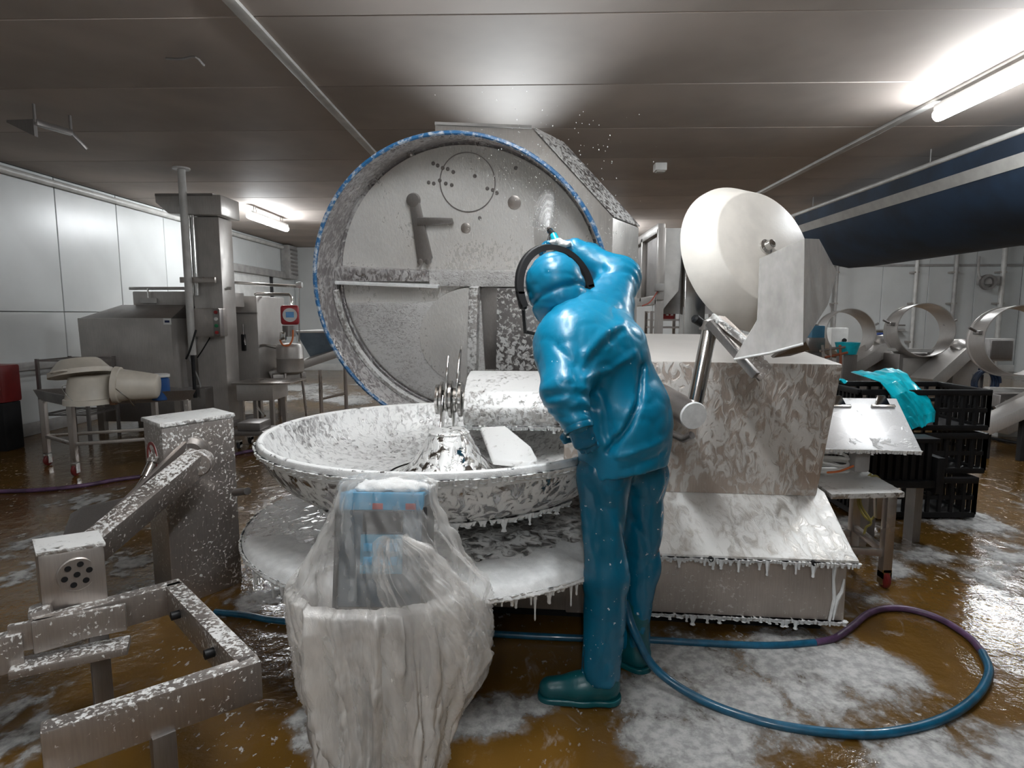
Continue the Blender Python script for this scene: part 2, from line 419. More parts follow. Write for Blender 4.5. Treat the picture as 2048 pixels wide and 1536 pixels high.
def foam_patch(name, label, blobs, res, thr=.0, ht=.012, amp=.9, fs_=6., cat='foam'):
    """thin film of suds: a real low sheet whose density thins out to nothing at its edge"""
    xs = [b[0] for b in blobs]; ys = [b[1] for b in blobs]; rm = max(b[2] for b in blobs) * 1.5
    X, Y = np.meshgrid(np.arange(min(xs) - rm, max(xs) + rm, res), np.arange(min(ys) - rm, max(ys) + rm, res), indexing='ij')
    fld = np.full(X.shape, -9.)
    for (bx, by, br) in blobs: fld = np.maximum(fld, 1 - np.hypot(X - bx, Y - by) / br)
    fld = fld + (fbm(X * fs_, Y * fs_ * .8, X * 0 + len(label), 5) - .48) * amp * 2 - thr
    keep = fld > -.45
    Z = .0015 + ht * np.clip(fld + .1, 0, .6) ** .8 * (.7 + .3 * vn(X * 45, Y * 45, X * 0 + 3.3))
    kc = keep[:-1, :-1] & keep[1:, :-1] & keep[1:, 1:] & keep[:-1, 1:]
    ids = np.arange(X.size).reshape(X.shape)
    fs = np.stack([ids[:-1, :-1], ids[1:, :-1], ids[1:, 1:], ids[:-1, 1:]], -1)[kc]
    used = np.unique(fs); mp = np.zeros(X.size, dtype=int); mp[used] = np.arange(len(used))
    V = np.stack([X.ravel(), Y.ravel(), Z.ravel()], 1)[used]
    o = npmesh(name, V, mp[fs], M_suds)
    at = o.data.attributes.new('suds', 'FLOAT', 'POINT'); at.data.foreach_set('value', fld.ravel()[used].astype(np.float32))
    return tag(o, label, cat, None, 'stuff')

# ------------------------------------------------------------------ the room
def struct(o): o['kind'] = 'structure'; return o
struct(MB().box2((XL - .1, YF - .1, -.1), (XR + .1, YB + .1, 0)).build('floor', M_floor))
def panels(name, parent, mat, size, spots, rot=(0, 0, 0), bev=.006):
    o = MB().box((0, 0, 0), size).build(name, mat, None, bevel=bev, seg=1)
    o.parent = parent; first = True
    for p in spots:
        c = o if first else copyobj(o, parent=parent)
        first = False; c.location = p
ceil_ = struct(MB().box2((XL - .1, YF - .1, H + .03), (XR + .1, YB + .1, H + .12)).build('ceiling', M_seam))
for (a, b) in ((XL, -1.69), (-1.69, 3.45), (3.45, XR)):
    panels('ceiling_panel', ceil_, M_ceil, (b - a - .012, 1.115, .06), [((a + b) / 2, -3.45 + 1.122 * k, H + .03) for k in range(18)])
wl = struct(MB().box2((XL - .15, YF, 0), (XL - .03, YB, H)).build('wall_left', M_seam))
panels('wall_panel', wl, M_wall, (.06, 1.19, 1.75), [(XL - .03, -3.4 + 1.2 * k, 2.42) for k in range(17)])
panels('wall_panel', wl, M_wall, (.06, 1.19, 1.535), [(XL - .03, -3.4 + 1.2 * k, .77) for k in range(17)])
wb = struct(MB().box2((XL - .1, YB + .03, 0), (XR, YB + .15, H)).build('wall_back', M_seam))
panels('wall_panel', wb, M_wall, (1.19, .06, 3.29), [(XL + .6 + 1.2 * k, YB + .03, 1.65) for k in range(16)])
struct(MB().box2((XR, YF, 0), (XR + .1, YB, H)).build('wall_right', M_wall))
struct(MB().box2((XL - .1, YF - .1, 0), (XR, YF, H)).build('wall_front', M_wall))
# coved trims and conduits
struct(MB().tube([(XL + .06, YF, H - .10), (XL + .06, YB, H - .10)], .045, 12).build('trim_1', M_trim, smooth=True))
struct(MB().box2((-1.73, YF, H - .025), (-1.65, YB, H + .001)).build('trim_2', M_trim, bevel=.008))
struct(MB().box2((3.41, YF, H - .03), (3.49, YB, H + .001)).build('trim_3', M_trim, bevel=.008))
struct(MB().box2((4.2, YB - .05, 2.76), (XR, YB, 2.82)).build('trim_4', M_grey, bevel=.01))
struct(MB().tube([(4.42, YF, 3.13), (4.42, 10.3, 3.13)], .028, 10).build('trim_5', M_trim, smooth=True))
struct(MB().box2((XL, YF, .82), (XL + .07, 7.9, .92)).build('trim_6', M_grey, bevel=.015))
struct(MB().box2((XL, YF, 0), (XL + .03, YB, .16)).build('baseboard_left', M_grey, bevel=.01))
struct(MB().box2((XL, YB - .03, 0), (XR, YB, .18)).build('baseboard_back', M_white, bevel=.01))
# sliding cold-room door in the left wall
d = struct(MB().box2((XL - .02, 11.3, .12), (XL + .03, 14.6, 2.42)).build('door_1', M_white, bevel=.01))
MB().box2((XL, 11.1, 2.42), (XL + .14, 15.3, 2.58)).build('door_rail', M_grey, d, bevel=.01)
MB().box2((XL, 14.55, .0), (XL + .06, 14.68, 2.42)).build('door_edge', M_rubber, d, bevel=.01)
MB().box2((XL, 14.7, 0), (XL + .08, 15.2, 2.44)).build('door_jamb', M_wall, d, bevel=.01)
MB().tube([(XL + .03, 14.35, 1.0), (XL + .09, 14.35, 1.03), (XL + .09, 14.35, 1.32), (XL + .03, 14.35, 1.35)], .018).build('door_handle', M_black, d, smooth=True)
# fluorescent lamps
def lamp(label, x, y0, y1, z=3.14, group='ceiling lamps'):
    t = thing('fluorescent_lamp', label, 'lamp', (x, (y0 + y1) / 2, z), 0, group)
    MB().box2((x - .045, y0 + .03, z + .03), (x + .045, y1 - .03, z + .075)).build('housing', M_white, t, bevel=.01)
    ry = [(0, 0), (.03, .004), (.05, .03), (.052, .06), (.052, y1 - y0 - .06), (.05, y1 - y0 - .03), (.03, y1 - y0 - .004), (0, y1 - y0)]
    MB().lathe(ry, (x, y0, z - .01), (0, 1, 0), 16).build('diffuser', M_tube, t, smooth=True)
    for yy in (y0 + .25, y1 - .25):
        MB().tube([(x - .03, yy, z + .07), (x - .01, yy, H - .0)], .006, 6).tube([(x + .03, yy, z + .07), (x + .01, yy, H - .0)], .006, 6).build('hanger', M_grey, t, smooth=True)
    return t
lamp('lit fluorescent lamp over the left wall beside the steel column', -4.5, 9.9, 11.5, 3.12)
lamp('lit fluorescent lamp under the ceiling above the navy air duct', 3.45, 3.8, 5.35, 3.17)
lamp('lit fluorescent lamp at the ceiling straight above the bowl cutter', -.12, 1.1, 2.9, 3.12)
lamp('lit fluorescent lamp glowing far back behind the worker', 1.75, 12.0, 13.6, 3.12)
lamp('lit fluorescent lamp far back on the right above the ring mixers', 7.2, 8.2, 9.8, 3.12)
lamp('lit fluorescent lamp hidden far behind the open round lid', -1.0, 11.0, 12.6, 3.12)
lamp('added fluorescent lamp out of sight far right, brightening the back wall', 7.6, 12.2, 13.8, 3.12)  # added fill, hidden by the duct, to lift the right back wall
lamp('added fluorescent lamp behind the viewer, brightening the room and the steel', -.12, -2.9, -1.1, 3.12)  # added fill out of view, lightens the scene and reflects in the steel
# added lamp, unseen behind the lid, made up to throw the bright ceiling wedge
t = thing('added_flood', 'added flood lamp out of sight behind the open lid, for the ceiling glow', 'lamp', (-.12, 7.5, 0))
MB().tube([(-.12, 7.6, .02), (-.12, 7.6, 2.45)], .03, 10).build('pole', M_dsteel, t, smooth=True)
MB().lathe([(0, 0), (.28, 0), (.28, .02), (.05, .05), (0, .05)], (-.12, 7.6, 0), n=24).build('foot', M_dsteel, t)
MB().lathe([(.05, 0), (.13, .12), (.135, .12), (.055, -.02), (0, -.02), (0, 0)], (-.12, 7.56, 2.50), (0, -.975, .22), 24).build('reflector', M_dsteel, t, smooth=True)
ld = bpy.data.lights.new('added_flood_light', 'SPOT'); ld.energy = ADDED_FLOOD; ld.spot_size = R_(42); ld.spot_blend = .85; ld.shadow_soft_size = .3; ld.color = (.92, .97, 1.)
lo_ = bpy.data.objects.new('added_flood_light', ld); COL.objects.link(lo_); lo_.parent = t
lo_.location = (0, -.08, 2.55); lo_.rotation_euler = Vector((-.02, -.99, .115)).to_track_quat('-Z', 'Y').to_euler()
# ceiling fittings
def bracket(label, a, b, z, arm):
    t = thing('ceiling_bracket', label, 'bracket', (a[0], a[1], z))
    a = Vector((a[0], a[1], z)); b = Vector((b[0], b[1], z))
    MB().beam(a, b, .05, .05).build('rail', M_dsteel, t, bevel=.006)
    MB().hexa([a + Vector((-.25, .0, 0)), a + Vector((0, -.02, -.12)), a + Vector((0, .02, -.12)), a + Vector((-.25, .04, 0))], [a + Vector((-.25, 0, .02)), a + Vector((0, -.02, .02)), a + Vector((0, .02, .02)), a + Vector((-.25, .04, .02))]).build('end_plate', M_dsteel, t)
    MB().beam(b, b + Vector(arm), .03, .03).build('hook', M_dsteel, t, bevel=.004)
    for q in (a, b): MB().tube([q, Vector((q.x, q.y, H))], .012, 8).build('hanger', M_dsteel, t)
bracket('dark steel bracket hanging from the dark ceiling at the left', PZ(70, 242, 3.16), PZ(143, 270, 3.13), 3.15, (.06, .1, -.12))
o = MB().tube(catmull([PZ(332, 117, H - .02), PZ(362, 118, H - .03), PZ(390, 114, H - .05), PZ(408, 130, H - .03)]), .008, 6).build('ceiling_hook', M_dsteel, smooth=True)
tag(o, 'thin bent wire hook under the dark left ceiling', 'hook')
p = PZ(1320, 336, H - .05)
t = thing('ceiling_box', 'small white box fitted to the ceiling above the white disc', 'junction box', (p.x, p.y, H - .09))
MB().box((p.x, p.y, H - .045), (.14, .14, .09)).build('housing', M_white, t, bevel=.012)
MB().box((p.x, p.y - .0, H - .095), (.09, .09, .012)).build('cover', M_trim, t, bevel=.004)
# wall speaker
p = P(570, 525, 15.6)
t = thing('wall_fan_grille', 'grey slatted box high on the wall in the far left corner', 'vent', (XL, 15.6, p.z))
MB().box((XL + .12, 15.6, p.z), (.24, .55, .85)).build('housing', M_grey, t, bevel=.05)
for k in range(7): MB().box((XL + .245, 15.6, p.z - .3 + .1 * k), (.02, .44, .05)).build('slat', M_dsteel, t)
# navy textile air duct
t = thing('air_duct', 'navy fabric air duct with a pale grey stripe under the ceiling', 'air duct', (5.4, 4, 2.2))
prof = [(4.42, 3.13), (4.44, 3.0), (4.55, 2.74), (4.76, 2.50), (5.02, 2.34), (5.35, 2.27), (5.75, 2.30), (6.1, 2.45), (6.35, 2.75), (6.45, 3.13)]
MB().prism([(x, -3, z) for x, z in prof], (0, 13.2, 0)).build('duct_sleeve', M_navy, t, smooth=True)
st = [(4.432, 2.965), (4.478, 2.86)]
q = [(4.437, 3.0), (4.55, 2.74)]; q0 = Vector((4.44, 3.0)).lerp(Vector((4.55, 2.74)), .18); q1 = Vector((4.44, 3.0)).lerp(Vector((4.55, 2.74)), .62)
MB().prism([(q0.x - .008, -3, q0.y - .004), (q1.x - .008, -3, q1.y - .004), (q1.x + .01, -3, q1.y), (q0.x + .01, -3, q0.y)], (0, 13.2, 0)).build('stripe', M_stripe, t)
for yy in (1.5, 4.2, 6.9, 9.6): MB().tube([(4.43, yy, 3.11), (4.43, yy, H)], .006, 6).build('hanger', M_grey, t)

# ------------------------------------------------------------------ the bowl cutter
CX, CY, RZ = -.385, 2.90, .95
bc = thing('bowl_cutter', 'large foam-covered steel bowl cutter with its round lid open', 'bowl cutter', (.3, 3.2, 0))
# footprint frame of the cabinet: origin = front right corner, u to the left, v to the back
O = Vector((1.475, 2.66, 0)); ang = R_(4.5); U = Vector((-math.cos(ang), math.sin(ang), 0)); Vv = Vector((math.sin(ang), math.cos(ang), 0))
def L3(u, v, z): return O + U * u + Vv * v + Vector((0, 0, z))
def cbox(m, u0, u1, v0, v1, z0, z1): return m.hexa([L3(u0, v0, z0), L3(u1, v0, z0), L3(u1, v1, z0), L3(u0, v1, z0)], [L3(u0, v0, z1), L3(u1, v0, z1), L3(u1, v1, z1), L3(u0, v1, z1)])
cbox(MB(), .06, 2.25, .10, 1.5, 0, .08).build('plinth', M_black, bc)
cbox(MB(), 0, 1.28, 0, 1.6, .07, .40).build('lower_panel', M_panel, bc, bevel=.008)
MB().hexa([L3(1.27, .02, .07), L3(2.3, .02, .07), L3(2.9, .52, .07), L3(1.27, 1.4, .07)], [L3(1.27, .02, .46), L3(2.3, .02, .46), L3(2.9, .52, .46), L3(1.27, 1.4, .46)]).build('bowl_base', M_panel, bc, bevel=.01)
MB().prism([L3(-.03, -.045, .375), L3(-.03, -.045, .405), L3(-.03, .02, .425), L3(-.03, .36, .60), L3(-.03, .5, .60), L3(-.03, .5, .375)], U * 1.33).build('ledge', M_ledge, bc, bevel=.006)
for u in (.17, .62, .95, 1.2): MB().lathe([(0, 0), (.011, 0), (.011, .02), (0, .02)], L3(u, -.043, .391), Vv * -1, 12).build('bolt', M_black, bc)
upb = MB().hexa([L3(.02, .33, .585), L3(1.3, .33, .585), L3(1.3, 1.55, .585), L3(.02, 1.55, .585)], [L3(-.055, .30, 1.262), L3(1.3, .30, 1.275), L3(1.3, 1.7, 1.37), L3(-.055, 1.7, 1.36)])
upb.build('cabinet', M_cab, bc, bevel=.012)
m = drips(MB(), [L3(-.03, -.045, .385), L3(1.30, -.045, .385)], -Vv, .006, .075, .0105, 95)
o = m.build('foam_drips', M_foam, bc, smooth=True); o['kind'] = 'stuff'
m = drips(MB(), [L3(.0, -.002, .09), L3(1.05, -.002, .09)], -Vv, .008, .05, .012, 80, .9); o = m.build('foam_drips', M_foam, bc, smooth=True); o['kind'] = 'stuff'
# runs of foam at the panel's right end
m = MB().tube([L3(.055, -.004, .39), L3(.06, -.006, .3), L3(.05, -.006, .2), L3(.066, -.006, .1), L3(.062, -.004, .07)], [.012, .007, .009, .007, .004], 8)
m.tube([L3(.012, -.004, .3), L3(.02, -.006, .24), L3(.04, -.006, .2), L3(.05, -.004, .1)], [.004, .008, .011, .004], 8)
o = m.build('foam_runs', M_foam, bc, smooth=True)
# drip tray
tr_ = [(.30, .60), (.55, .575), (.80, .545), (.925, .525), (.935, .518), (.935, .505), (.92, .50), (.6, .53), (.30, .55)]
MB().lathe([(.935, .505), (.938, .515), (.930, .526), (.80, .548), (.55, .578), (.2, .60), (.2, .56), (.55, .54), (.92, .50)], (CX, CY, 0), n=96, closed=True).build('drip_tray', M_tray, bc, smooth=True)
edge = [(CX + .937 * math.cos(a), CY + .937 * math.sin(a), .508) for a in np.linspace(R_(172), R_(330), 60)]
o = drips(MB(), edge, (0, 0, 0), .006, .13, .0095, 230).build('foam_drips', M_foam, bc, smooth=True); o['kind'] = 'stuff'
# thick suds lying on the front of the tray
def suds(Q):
    x, y, z = Q; r = np.hypot(x - CX, y - CY); a = np.arctan2(y - CY, x - CX)
    zt = np.interp(r, [.3, .55, .80, .93, .96], [.595, .575, .546, .527, .50])
    k = np.clip((r - .66) / .22, 0, 1) * np.clip((.952 - r) / .03, 0, 1) * np.clip((np.sin(-a) - .35) / .4, 0, 1)
    th = .024 * k * (.35 + 1.3 * fbm(x * 14, y * 14, z * 2)) - .004
    return (z - zt - th) * .7
vs, fs = net(lambda Q: np.maximum(suds(Q), -(Q[2] - .497)), (CX - 1, CY - 1, .49), (CX + 1, CY + .1, .60), .011)
ctr = vs[fs].mean(1); rr = np.hypot(ctr[:, 0] - CX, ctr[:, 1] - CY); ok = (rr > .64) & (rr < .965)
o = npmesh('foam_layer', vs, fs[ok], M_foam, bc); o['kind'] = 'stuff'
# the bowl
bo = MB().lathe([(.835, .944), (.842, .951), (.855, .952), (.862, .942), (.860, .915), (.846, .875), (.82, .825), (.77, .765), (.69, .705), (.58, .662), (.46, .642), (.2, .63)], (CX, CY, 0), n=112, caps=False).build('bowl', M_bowl, bc, smooth=True, sharp=60)
MB().lathe([(.838, .948), (.826, .925), (.80, .868), (.75, .806), (.67, .755), (.56, .722), (.46, .712), (.36, .716), (.29, .726)], (CX, CY, 0), n=112, caps=False).build('bowl_lining', M_bowlin, bo, smooth=True, sharp=80)
MB().lathe([(.862, .948), (.866, .94), (.864, .915), (.852, .89)], (CX, CY, 0), n=112, caps=False).build('bowl_rim', M_foam, bo, smooth=True)
MB().lathe([(.30, .722), (.25, .735), (.195, .775), (.155, .825), (.125, .875), (.105, .912), (.098, .925), (.10, .932), (.085, .944), (0, .948)], (CX + .015, CY - .02, 0), n=64, caps=False).build('centre_cone', M_cone, bc, smooth=True)
edge = [(CX + .863 * math.cos(a), CY + .863 * math.sin(a), .918) for a in np.linspace(R_(165), R_(340), 60)]
o = drips(MB(), edge, (0, 0, 0), .008, .035, .011, 150, .9).build('foam_drips', M_foam, bo, smooth=True); o['kind'] = 'stuff'
edge = [(CX + .70 * math.cos(a), CY + .70 * math.sin(a), .706) for a in np.linspace(R_(230), R_(325), 60)]
o = drips(MB(), edge, (0, 0, 0), .010, .06, .012, 60, .9).build('foam_drips', M_foam, bo, smooth=True); o['kind'] = 'stuff'
# scraper plough lying in the bowl
pl = [P(960, 865, 3.05), P(1010, 862, 2.98), P(1062, 905, 2.72), P(1075, 930, 2.62), P(1060, 938, 2.6), P(985, 930, 2.68)]
MB().prism([(q.x, q.y, q.z) for q in pl], (0.0, .02, .025)).build('scraper', M_arm, bc, bevel=.008)
# knife shaft arm over the bowl, knives
MB().prism([(-.33, 3.16, .90), (-.33, 3.14, 1.0), (-.33, 3.2, 1.09), (-.33, 3.36, 1.155), (-.33, 3.58, 1.17), (-.33, 3.72, 1.10), (-.33, 3.72, .9)], (.75, -.03, 0)).build('knife_arm', M_arm, bc, bevel=.02)
o = drips(MB(), [(-.33, 3.145, .905), (.40, 3.115, .905)], (0, -1, 0), .01, .03, .010, 60, .9).build('foam_drips', M_foam, bc, smooth=True); o['kind'] = 'stuff'
kx, ky, kz = -.42, 3.33, 1.03
for i, (x, r, wd) in enumerate(((-.50, .085, .02), (-.475, .10, .02), (-.45, .07, .02), (-.425, .105, .022), (-.40, .075, .02), (-.372, .10, .022), (-.345, .06, .03))):
    MB().lathe([(0, 0), (r * .93, 0), (r, .004), (r, wd - .004), (r * .93, wd), (0, wd)], (x, ky, kz), (1, 0, 0), 32).build('knife_spacer', M_shiny, bc, smooth=True, sharp=30)
def knife(x, rot, L, lean):
    pr = [(-.05, -.03), (-.075, .05), (-.07, .14), (-.04, .22), (.01, .28), (.06, .315), (.045, .25), (.045, .17), (.065, .09), (.06, .0)]
    m = MB(); k = L / .315
    poly = []
    for (a, b) in pr:
        b *= k; ya = a * math.cos(rot) - b * math.sin(rot); za = a * math.sin(rot) + b * math.cos(rot)
        poly.append((x + lean * b, ky + ya, kz + za))
    m.prism(poly, (.009, 0, 0)).build('knife_blade', M_shiny, bc, bevel=.002)
knife(-.383, R_(-10), .31, .045); knife(-.44, R_(28), .25, .06); knife(-.46, R_(150), .24, -.02); knife(-.405, R_(190), .24, -.02)

# ---- the lid
LC = P(913, 590, 4.0); n_ = Vector((-.15, -1, -.24)).normalized()
lx = Vector((-n_.y, n_.x, 0)).normalized(); ly = n_.cross(lx).normalized()
if ly.z < 0: ly = -ly
if lx.x < 0: lx = -lx
LR = 1.0
def LP(a, b, c=0.): return LC + lx * a + ly * b + n_ * c
def onlid(px, py, c):        # point of the lid seen at a pixel of the photo, on the plane at height c over the rim plane
    d = RM @ Vector(((px - 1024) / F, -(py - 768) / F, -1)); t = ((LC + n_ * c) - CAM).dot(n_) / d.dot(n_); return CAM + d * t
BK = -.31
lid = MB().lathe([(0, BK), (.935, BK), (.95, BK + .015), (LR - .03, -.02), (LR - .02, 0), (LR, 0), (LR + .005, -.02), (.965, BK - .02), (.94, BK - .035), (0, BK - .035)], LC, n_, 128).build('lid', M_lidwall, bc, smooth=True, sharp=35)
MB().lathe([(LR - .021, -.004), (LR - .021, .012), (LR - .012, .02), (LR + .002, .016), (LR + .006, -.004)], LC, n_, 128, closed=True).build('lid_seal', M_gasket, lid, smooth=True)
MB().lathe([(0, BK + .004), (.93, BK + .004), (.93, BK + .012), (0, BK + .012)], LC, n_, 96).build('lid_plate', M_lid, lid)
def lidpoly(name, pxs, c0, th, mat, bev=.004):
    return MB().prism([onlid(x, y, c0) for x, y in pxs], n_ * th).build(name, mat, lid, bevel=bev)
# lower half: dividing bar, foam-smeared cover, partition walls
arc = [onlid(668, 566, BK + .012)]
low = [(668, 566), (948, 572), (948, 770)]
c0 = BK + .012
pl = [(-.91 * math.cos(a), -.91 * math.sin(a)) for a in np.linspace(R_(7), R_(82), 22)]
MB().prism([LP(a, b, c0) for a, b in pl] + [LP(.10, -.91 * math.sin(R_(82)), c0), LP(.10, -.10, c0)], n_ * .025).build('foam_cover', M_lidfoam, lid, bevel=.005)
lidpoly('round_cover', [(948 - 108 * math.sin(t) , 672 - 98 * math.cos(t)) for t in np.linspace(0, math.pi, 22)], BK + .037, .01, M_lid, .002)
lidpoly('cross_bar', [(668, 530), (862, 540), (862, 560), (668, 560)], c0, .06, M_lidwall)
lidpoly('cross_bar', [(862, 538), (1085, 540), (1085, 572), (862, 570)], c0, .045, M_lidfoam)
lidpoly('cross_lip', [(668, 560), (880, 568), (880, 574), (668, 566)], c0 + .03, .05, M_foam, .003)
lidpoly('partition', [(944, 570), (962, 570), (958, 738), (940, 738)], c0, .10, M_arm)
lidpoly('recess', [(962, 574), (996, 574), (994, 738), (958, 738)], c0, .008, M_dsteel)
lidpoly('side_plate', [(996, 574), (1115, 574), (1112, 738), (994, 738)], c0, .04, M_hoods)
# inner curved rail along the lower left
pts = [LP(-.955 * math.cos(a), -.955 * math.sin(a), BK + .09) for a in np.linspace(R_(0), R_(80), 26)]
m = MB()
for i in range(len(pts) - 1): m.hexa([pts[i], pts[i] + n_ * .05, pts[i] + n_ * .05 + (LC - pts[i]).normalized() * .03, pts[i] + (LC - pts[i]).normalized() * .03],
    [pts[i + 1], pts[i + 1] + n_ * .05, pts[i + 1] + n_ * .05 + (LC - pts[i + 1]).normalized() * .03, pts[i + 1] + (LC - pts[i + 1]).normalized() * .03])
m.build('inner_rail', M_arm, lid)
# latch on the plate
lidpoly('latch_arm', [(820, 398), (838, 396), (866, 515), (862, 524), (838, 524)], c0, .03, M_dsteel)
lidpoly('latch_arm', [(836, 434), (905, 436), (908, 446), (836, 450)], c0 + .012, .03, M_dsteel)
MB().lathe([(0, 0), (.048, 0), (.045, .03), (0, .035)], onlid(828, 400, c0), n_, 20).build('latch_pivot', M_dsteel, lid, smooth=True, sharp=30)
for x, y in ((843, 522), (858, 522)): MB().lathe([(0, 0), (.02, 0), (.02, .04), (0, .045)], onlid(x, y, c0), n_, 14).build('latch_pin', M_dsteel, lid, smooth=True)
# round inspection ring, bolts
rc = onlid(935, 365, c0)
MB().lathe([(.185, 0), (.185, .006), (.191, .006), (.191, 0)], rc, n_, 48, closed=True).build('inspection_ring', M_dsteel, lid)
for x, y in ((867, 327), (876, 331), (886, 336), (896, 338), (907, 344), (858, 365), (868, 367), (880, 361), (892, 367), (904, 370), (975, 377), (986, 380), (994, 386), (818, 308), (950, 352), (1032, 336), (960, 436), (1085, 420)):
    MB().lathe([(0, 0), (.013, 0), (.013, .008), (.008, .014), (0, .014)], onlid(x, y, c0 - .004), n_, 10).build('bolt', M_dsteel, lid)
for x, y, r in ((1029, 405, .045), (932, 456, .035)):
    MB().lathe([(0, 0), (r, 0), (r, .008), (r * .7, .012), (0, .012)], onlid(x, y, c0 - .004), n_, 24).build('plug', M_steel, lid, smooth=True, sharp=30)
MB().lathe([(0, 0), (.022, 0), (.026, .02), (.012, .03), (0, .03)], onlid(822, 306, c0 - .002), n_, 12).build('spray_nozzle', M_dsteel, lid, smooth=True)
# swing arm / housing behind the lid
e = Vector((.25, .30, -.03))
A1 = [P(870, 250, 4.62), P(1063, 257, 4.62), P(1226, 436, 4.62), P(1222, 640, 4.62), P(1000, 650, 4.62), P(870, 560, 4.62)]
ar = MB().prism(A1, e).build('lid_arm', M_hoodf, bc, bevel=.006)
MB().prism([A1[1] + e * .02 + Vector((.006, 0, .004)), A1[1] + e * .98 + Vector((.006, 0, .004)), A1[2] + e * .98 + Vector((.006, 0, .004)), A1[2] + e * .02 + Vector((.006, 0, .004))], (.008, 0, .01)).build('arm_side_plate', M_hoods, ar, bevel=.003)
MB().prism([A1[0] + Vector((0, -.012, 0)), A1[1] + Vector((0, -.012, 0)), A1[1] + Vector((0, -.012, .02)), A1[0] + Vector((0, -.012, .02))], (0, .30, 0)).build('arm_top_flange', M_trim, ar)
q = P(1227, 440, 4.66); MB().tube([q, P(1226, 560, 4.66)], .012, 8).build('cable', M_grey, ar, smooth=True)
# hinge tower linking lid arm and cabinet
MB().hexa([Vector((.3, 4.55, .1)), Vector((1.0, 4.55, .1)), Vector((1.0, 5.4, .1)), Vector((.3, 5.4, .1))], [Vector((.3, 4.95, 1.45)), Vector((.80, 4.95, 1.45)), Vector((.80, 5.4, 1.45)), Vector((.3, 5.4, 1.45))]).build('hinge_tower', M_bg, bc, bevel=.02)

# ---- unloader: white disc on a swivel arm, with a sheet guard
un = MB().lathe([(0, 0), (.055, 0), (.055, .26), (0, .26)], P(1330, 806, 3.02) , (P(1387, 832, 2.66) - P(1330, 806, 3.02)), 32)
p0 = P(1318, 790, 3.02); p1 = P(1388, 832, 2.66); dd = (p1 - p0)
uo = MB().lathe([(0, 0), (.062, 0), (.062, dd.length - .01), (0, dd.length - .01)], p0, dd, 36).build('swivel_cylinder', M_dsteel, bc, smooth=True, sharp=30)
MB().lathe([(0, 0), (.062, 0), (.064, .006), (.06, .014), (0, .016)], p1 - dd.normalized() * .012, dd, 36).build('cylinder_cap', M_foam, uo, smooth=True, sharp=30)
MB().tube([P(1345, 868, 2.8), P(1368, 878, 2.7), P(1384, 870, 2.66)], .018, 10).build('cylinder_foot', M_dsteel, uo, smooth=True)
MB().tube([P(1388, 815, 2.72), P(1421, 652, 2.86)], .036, 24).build('swivel_post', M_shiny, bc, smooth=True, sharp=60)
MB().lathe([(0, 0), (.05, 0), (.05, .04), (0, .05)], P(1420, 660, 2.86), (.05, .0, 1), 24).build('post_collar', M_steel, bc, smooth=True, sharp=30)
DC = P(1512, 505, 2.95); dn = Vector((.40, -.86, .32)).normalized()
ds = MB().lathe([(0, -.10), (.36, -.10), (.375, -.085), (.372, -.06), (.285, .055), (.275, .06), (0, .06)], DC, dn, 80).build('unloading_disc', M_disc, bc, smooth=True, sharp=38)
MB().lathe([(0, 0), (.036, 0), (.036, .012), (.024, .02), (.02, .045), (.012, .05), (0, .05)], DC + dn * .058, dn, 28).build('disc_hub', M_shiny, ds, smooth=True, sharp=25)
for k in range(4):
    a = k * math.pi / 2 + .5; x, y = basis(dn); MB().lathe([(0, 0), (.006, 0), (.005, .006), (0, .006)], DC + dn * .07 + (x * math.cos(a) + y * math.sin(a)) * .028, dn, 8).build('bolt', M_dsteel, ds)
# arm beneath the disc
MB().prism([P(1412, 640, 2.84), P(1440, 622, 2.84), P(1512, 690, 2.70), P(1545, 735, 2.64), P(1520, 765, 2.62), P(1505, 748, 2.64), P(1425, 668, 2.80)], (.01, .05, .0)).build('disc_arm', M_speck, bc, bevel=.006)
MB().beam(P(1418, 645, 2.80), P(1512, 752, 2.60), .03, .035).build('arm_edge', M_dsteel, bc, bevel=.005)
MB().beam(P(1424, 632, 2.82), P(1500, 690, 2.66), .02, .03).build('arm_edge', M_arm, bc, bevel=.005)
MB().lathe([(0, 0), (.02, 0), (.022, .05), (.014, .06), (0, .06)], P(1405, 648, 2.86), (-.8, -.3, .5), 14).build('arm_knob', M_black, bc, smooth=True)
# guard: front sheet and folded side
g0 = [P(1520, 517, 2.74), P(1609, 477, 2.70), P(1608, 560, 2.66), P(1606, 688, 2.60), P(1540, 706, 2.56), P(1468, 719, 2.54), P(1515, 640, 2.66)]
def onplane(o, a, b, px, py):
    n2 = (a - o).cross(b - o); d2 = RM @ Vector(((px - 1024) / F, -(py - 768) / F, -1)); return CAM + d2 * ((o - CAM).dot(n2) / d2.dot(n2))
ga, gb, gc = P(1520, 517, 2.72), P(1609, 477, 2.70), P(1606, 688, 2.58)
g0 = [onplane(ga, gb, gc, *q) for q in ((1520, 517), (1609, 477), (1608, 560), (1606, 688), (1540, 706), (1468, 719), (1515, 640))]
gm = MB().prism(g0, (.0, .006, .0)).build('disc_guard', M_guard, bc)
g1 = [onplane(gb, gc, P(1674, 545, 2.95), *q) for q in ((1609, 477), (1638, 478), (1674, 545), (1655, 610), (1606, 688))]
MB().add(g1 + [q + Vector((.004, .006, 0)) for q in g1], [(0, 1, 2, 3, 4), (9, 8, 7, 6, 5), (0, 5, 6, 1), (1, 6, 7, 2), (2, 7, 8, 3), (3, 8, 9, 4), (4, 9, 5, 0)]).build('guard_side', M_guard, gm)
MB().tube([g0[5], g0[4], g0[3]], .006, 8).build('guard_edge', M_foam, gm, smooth=True)
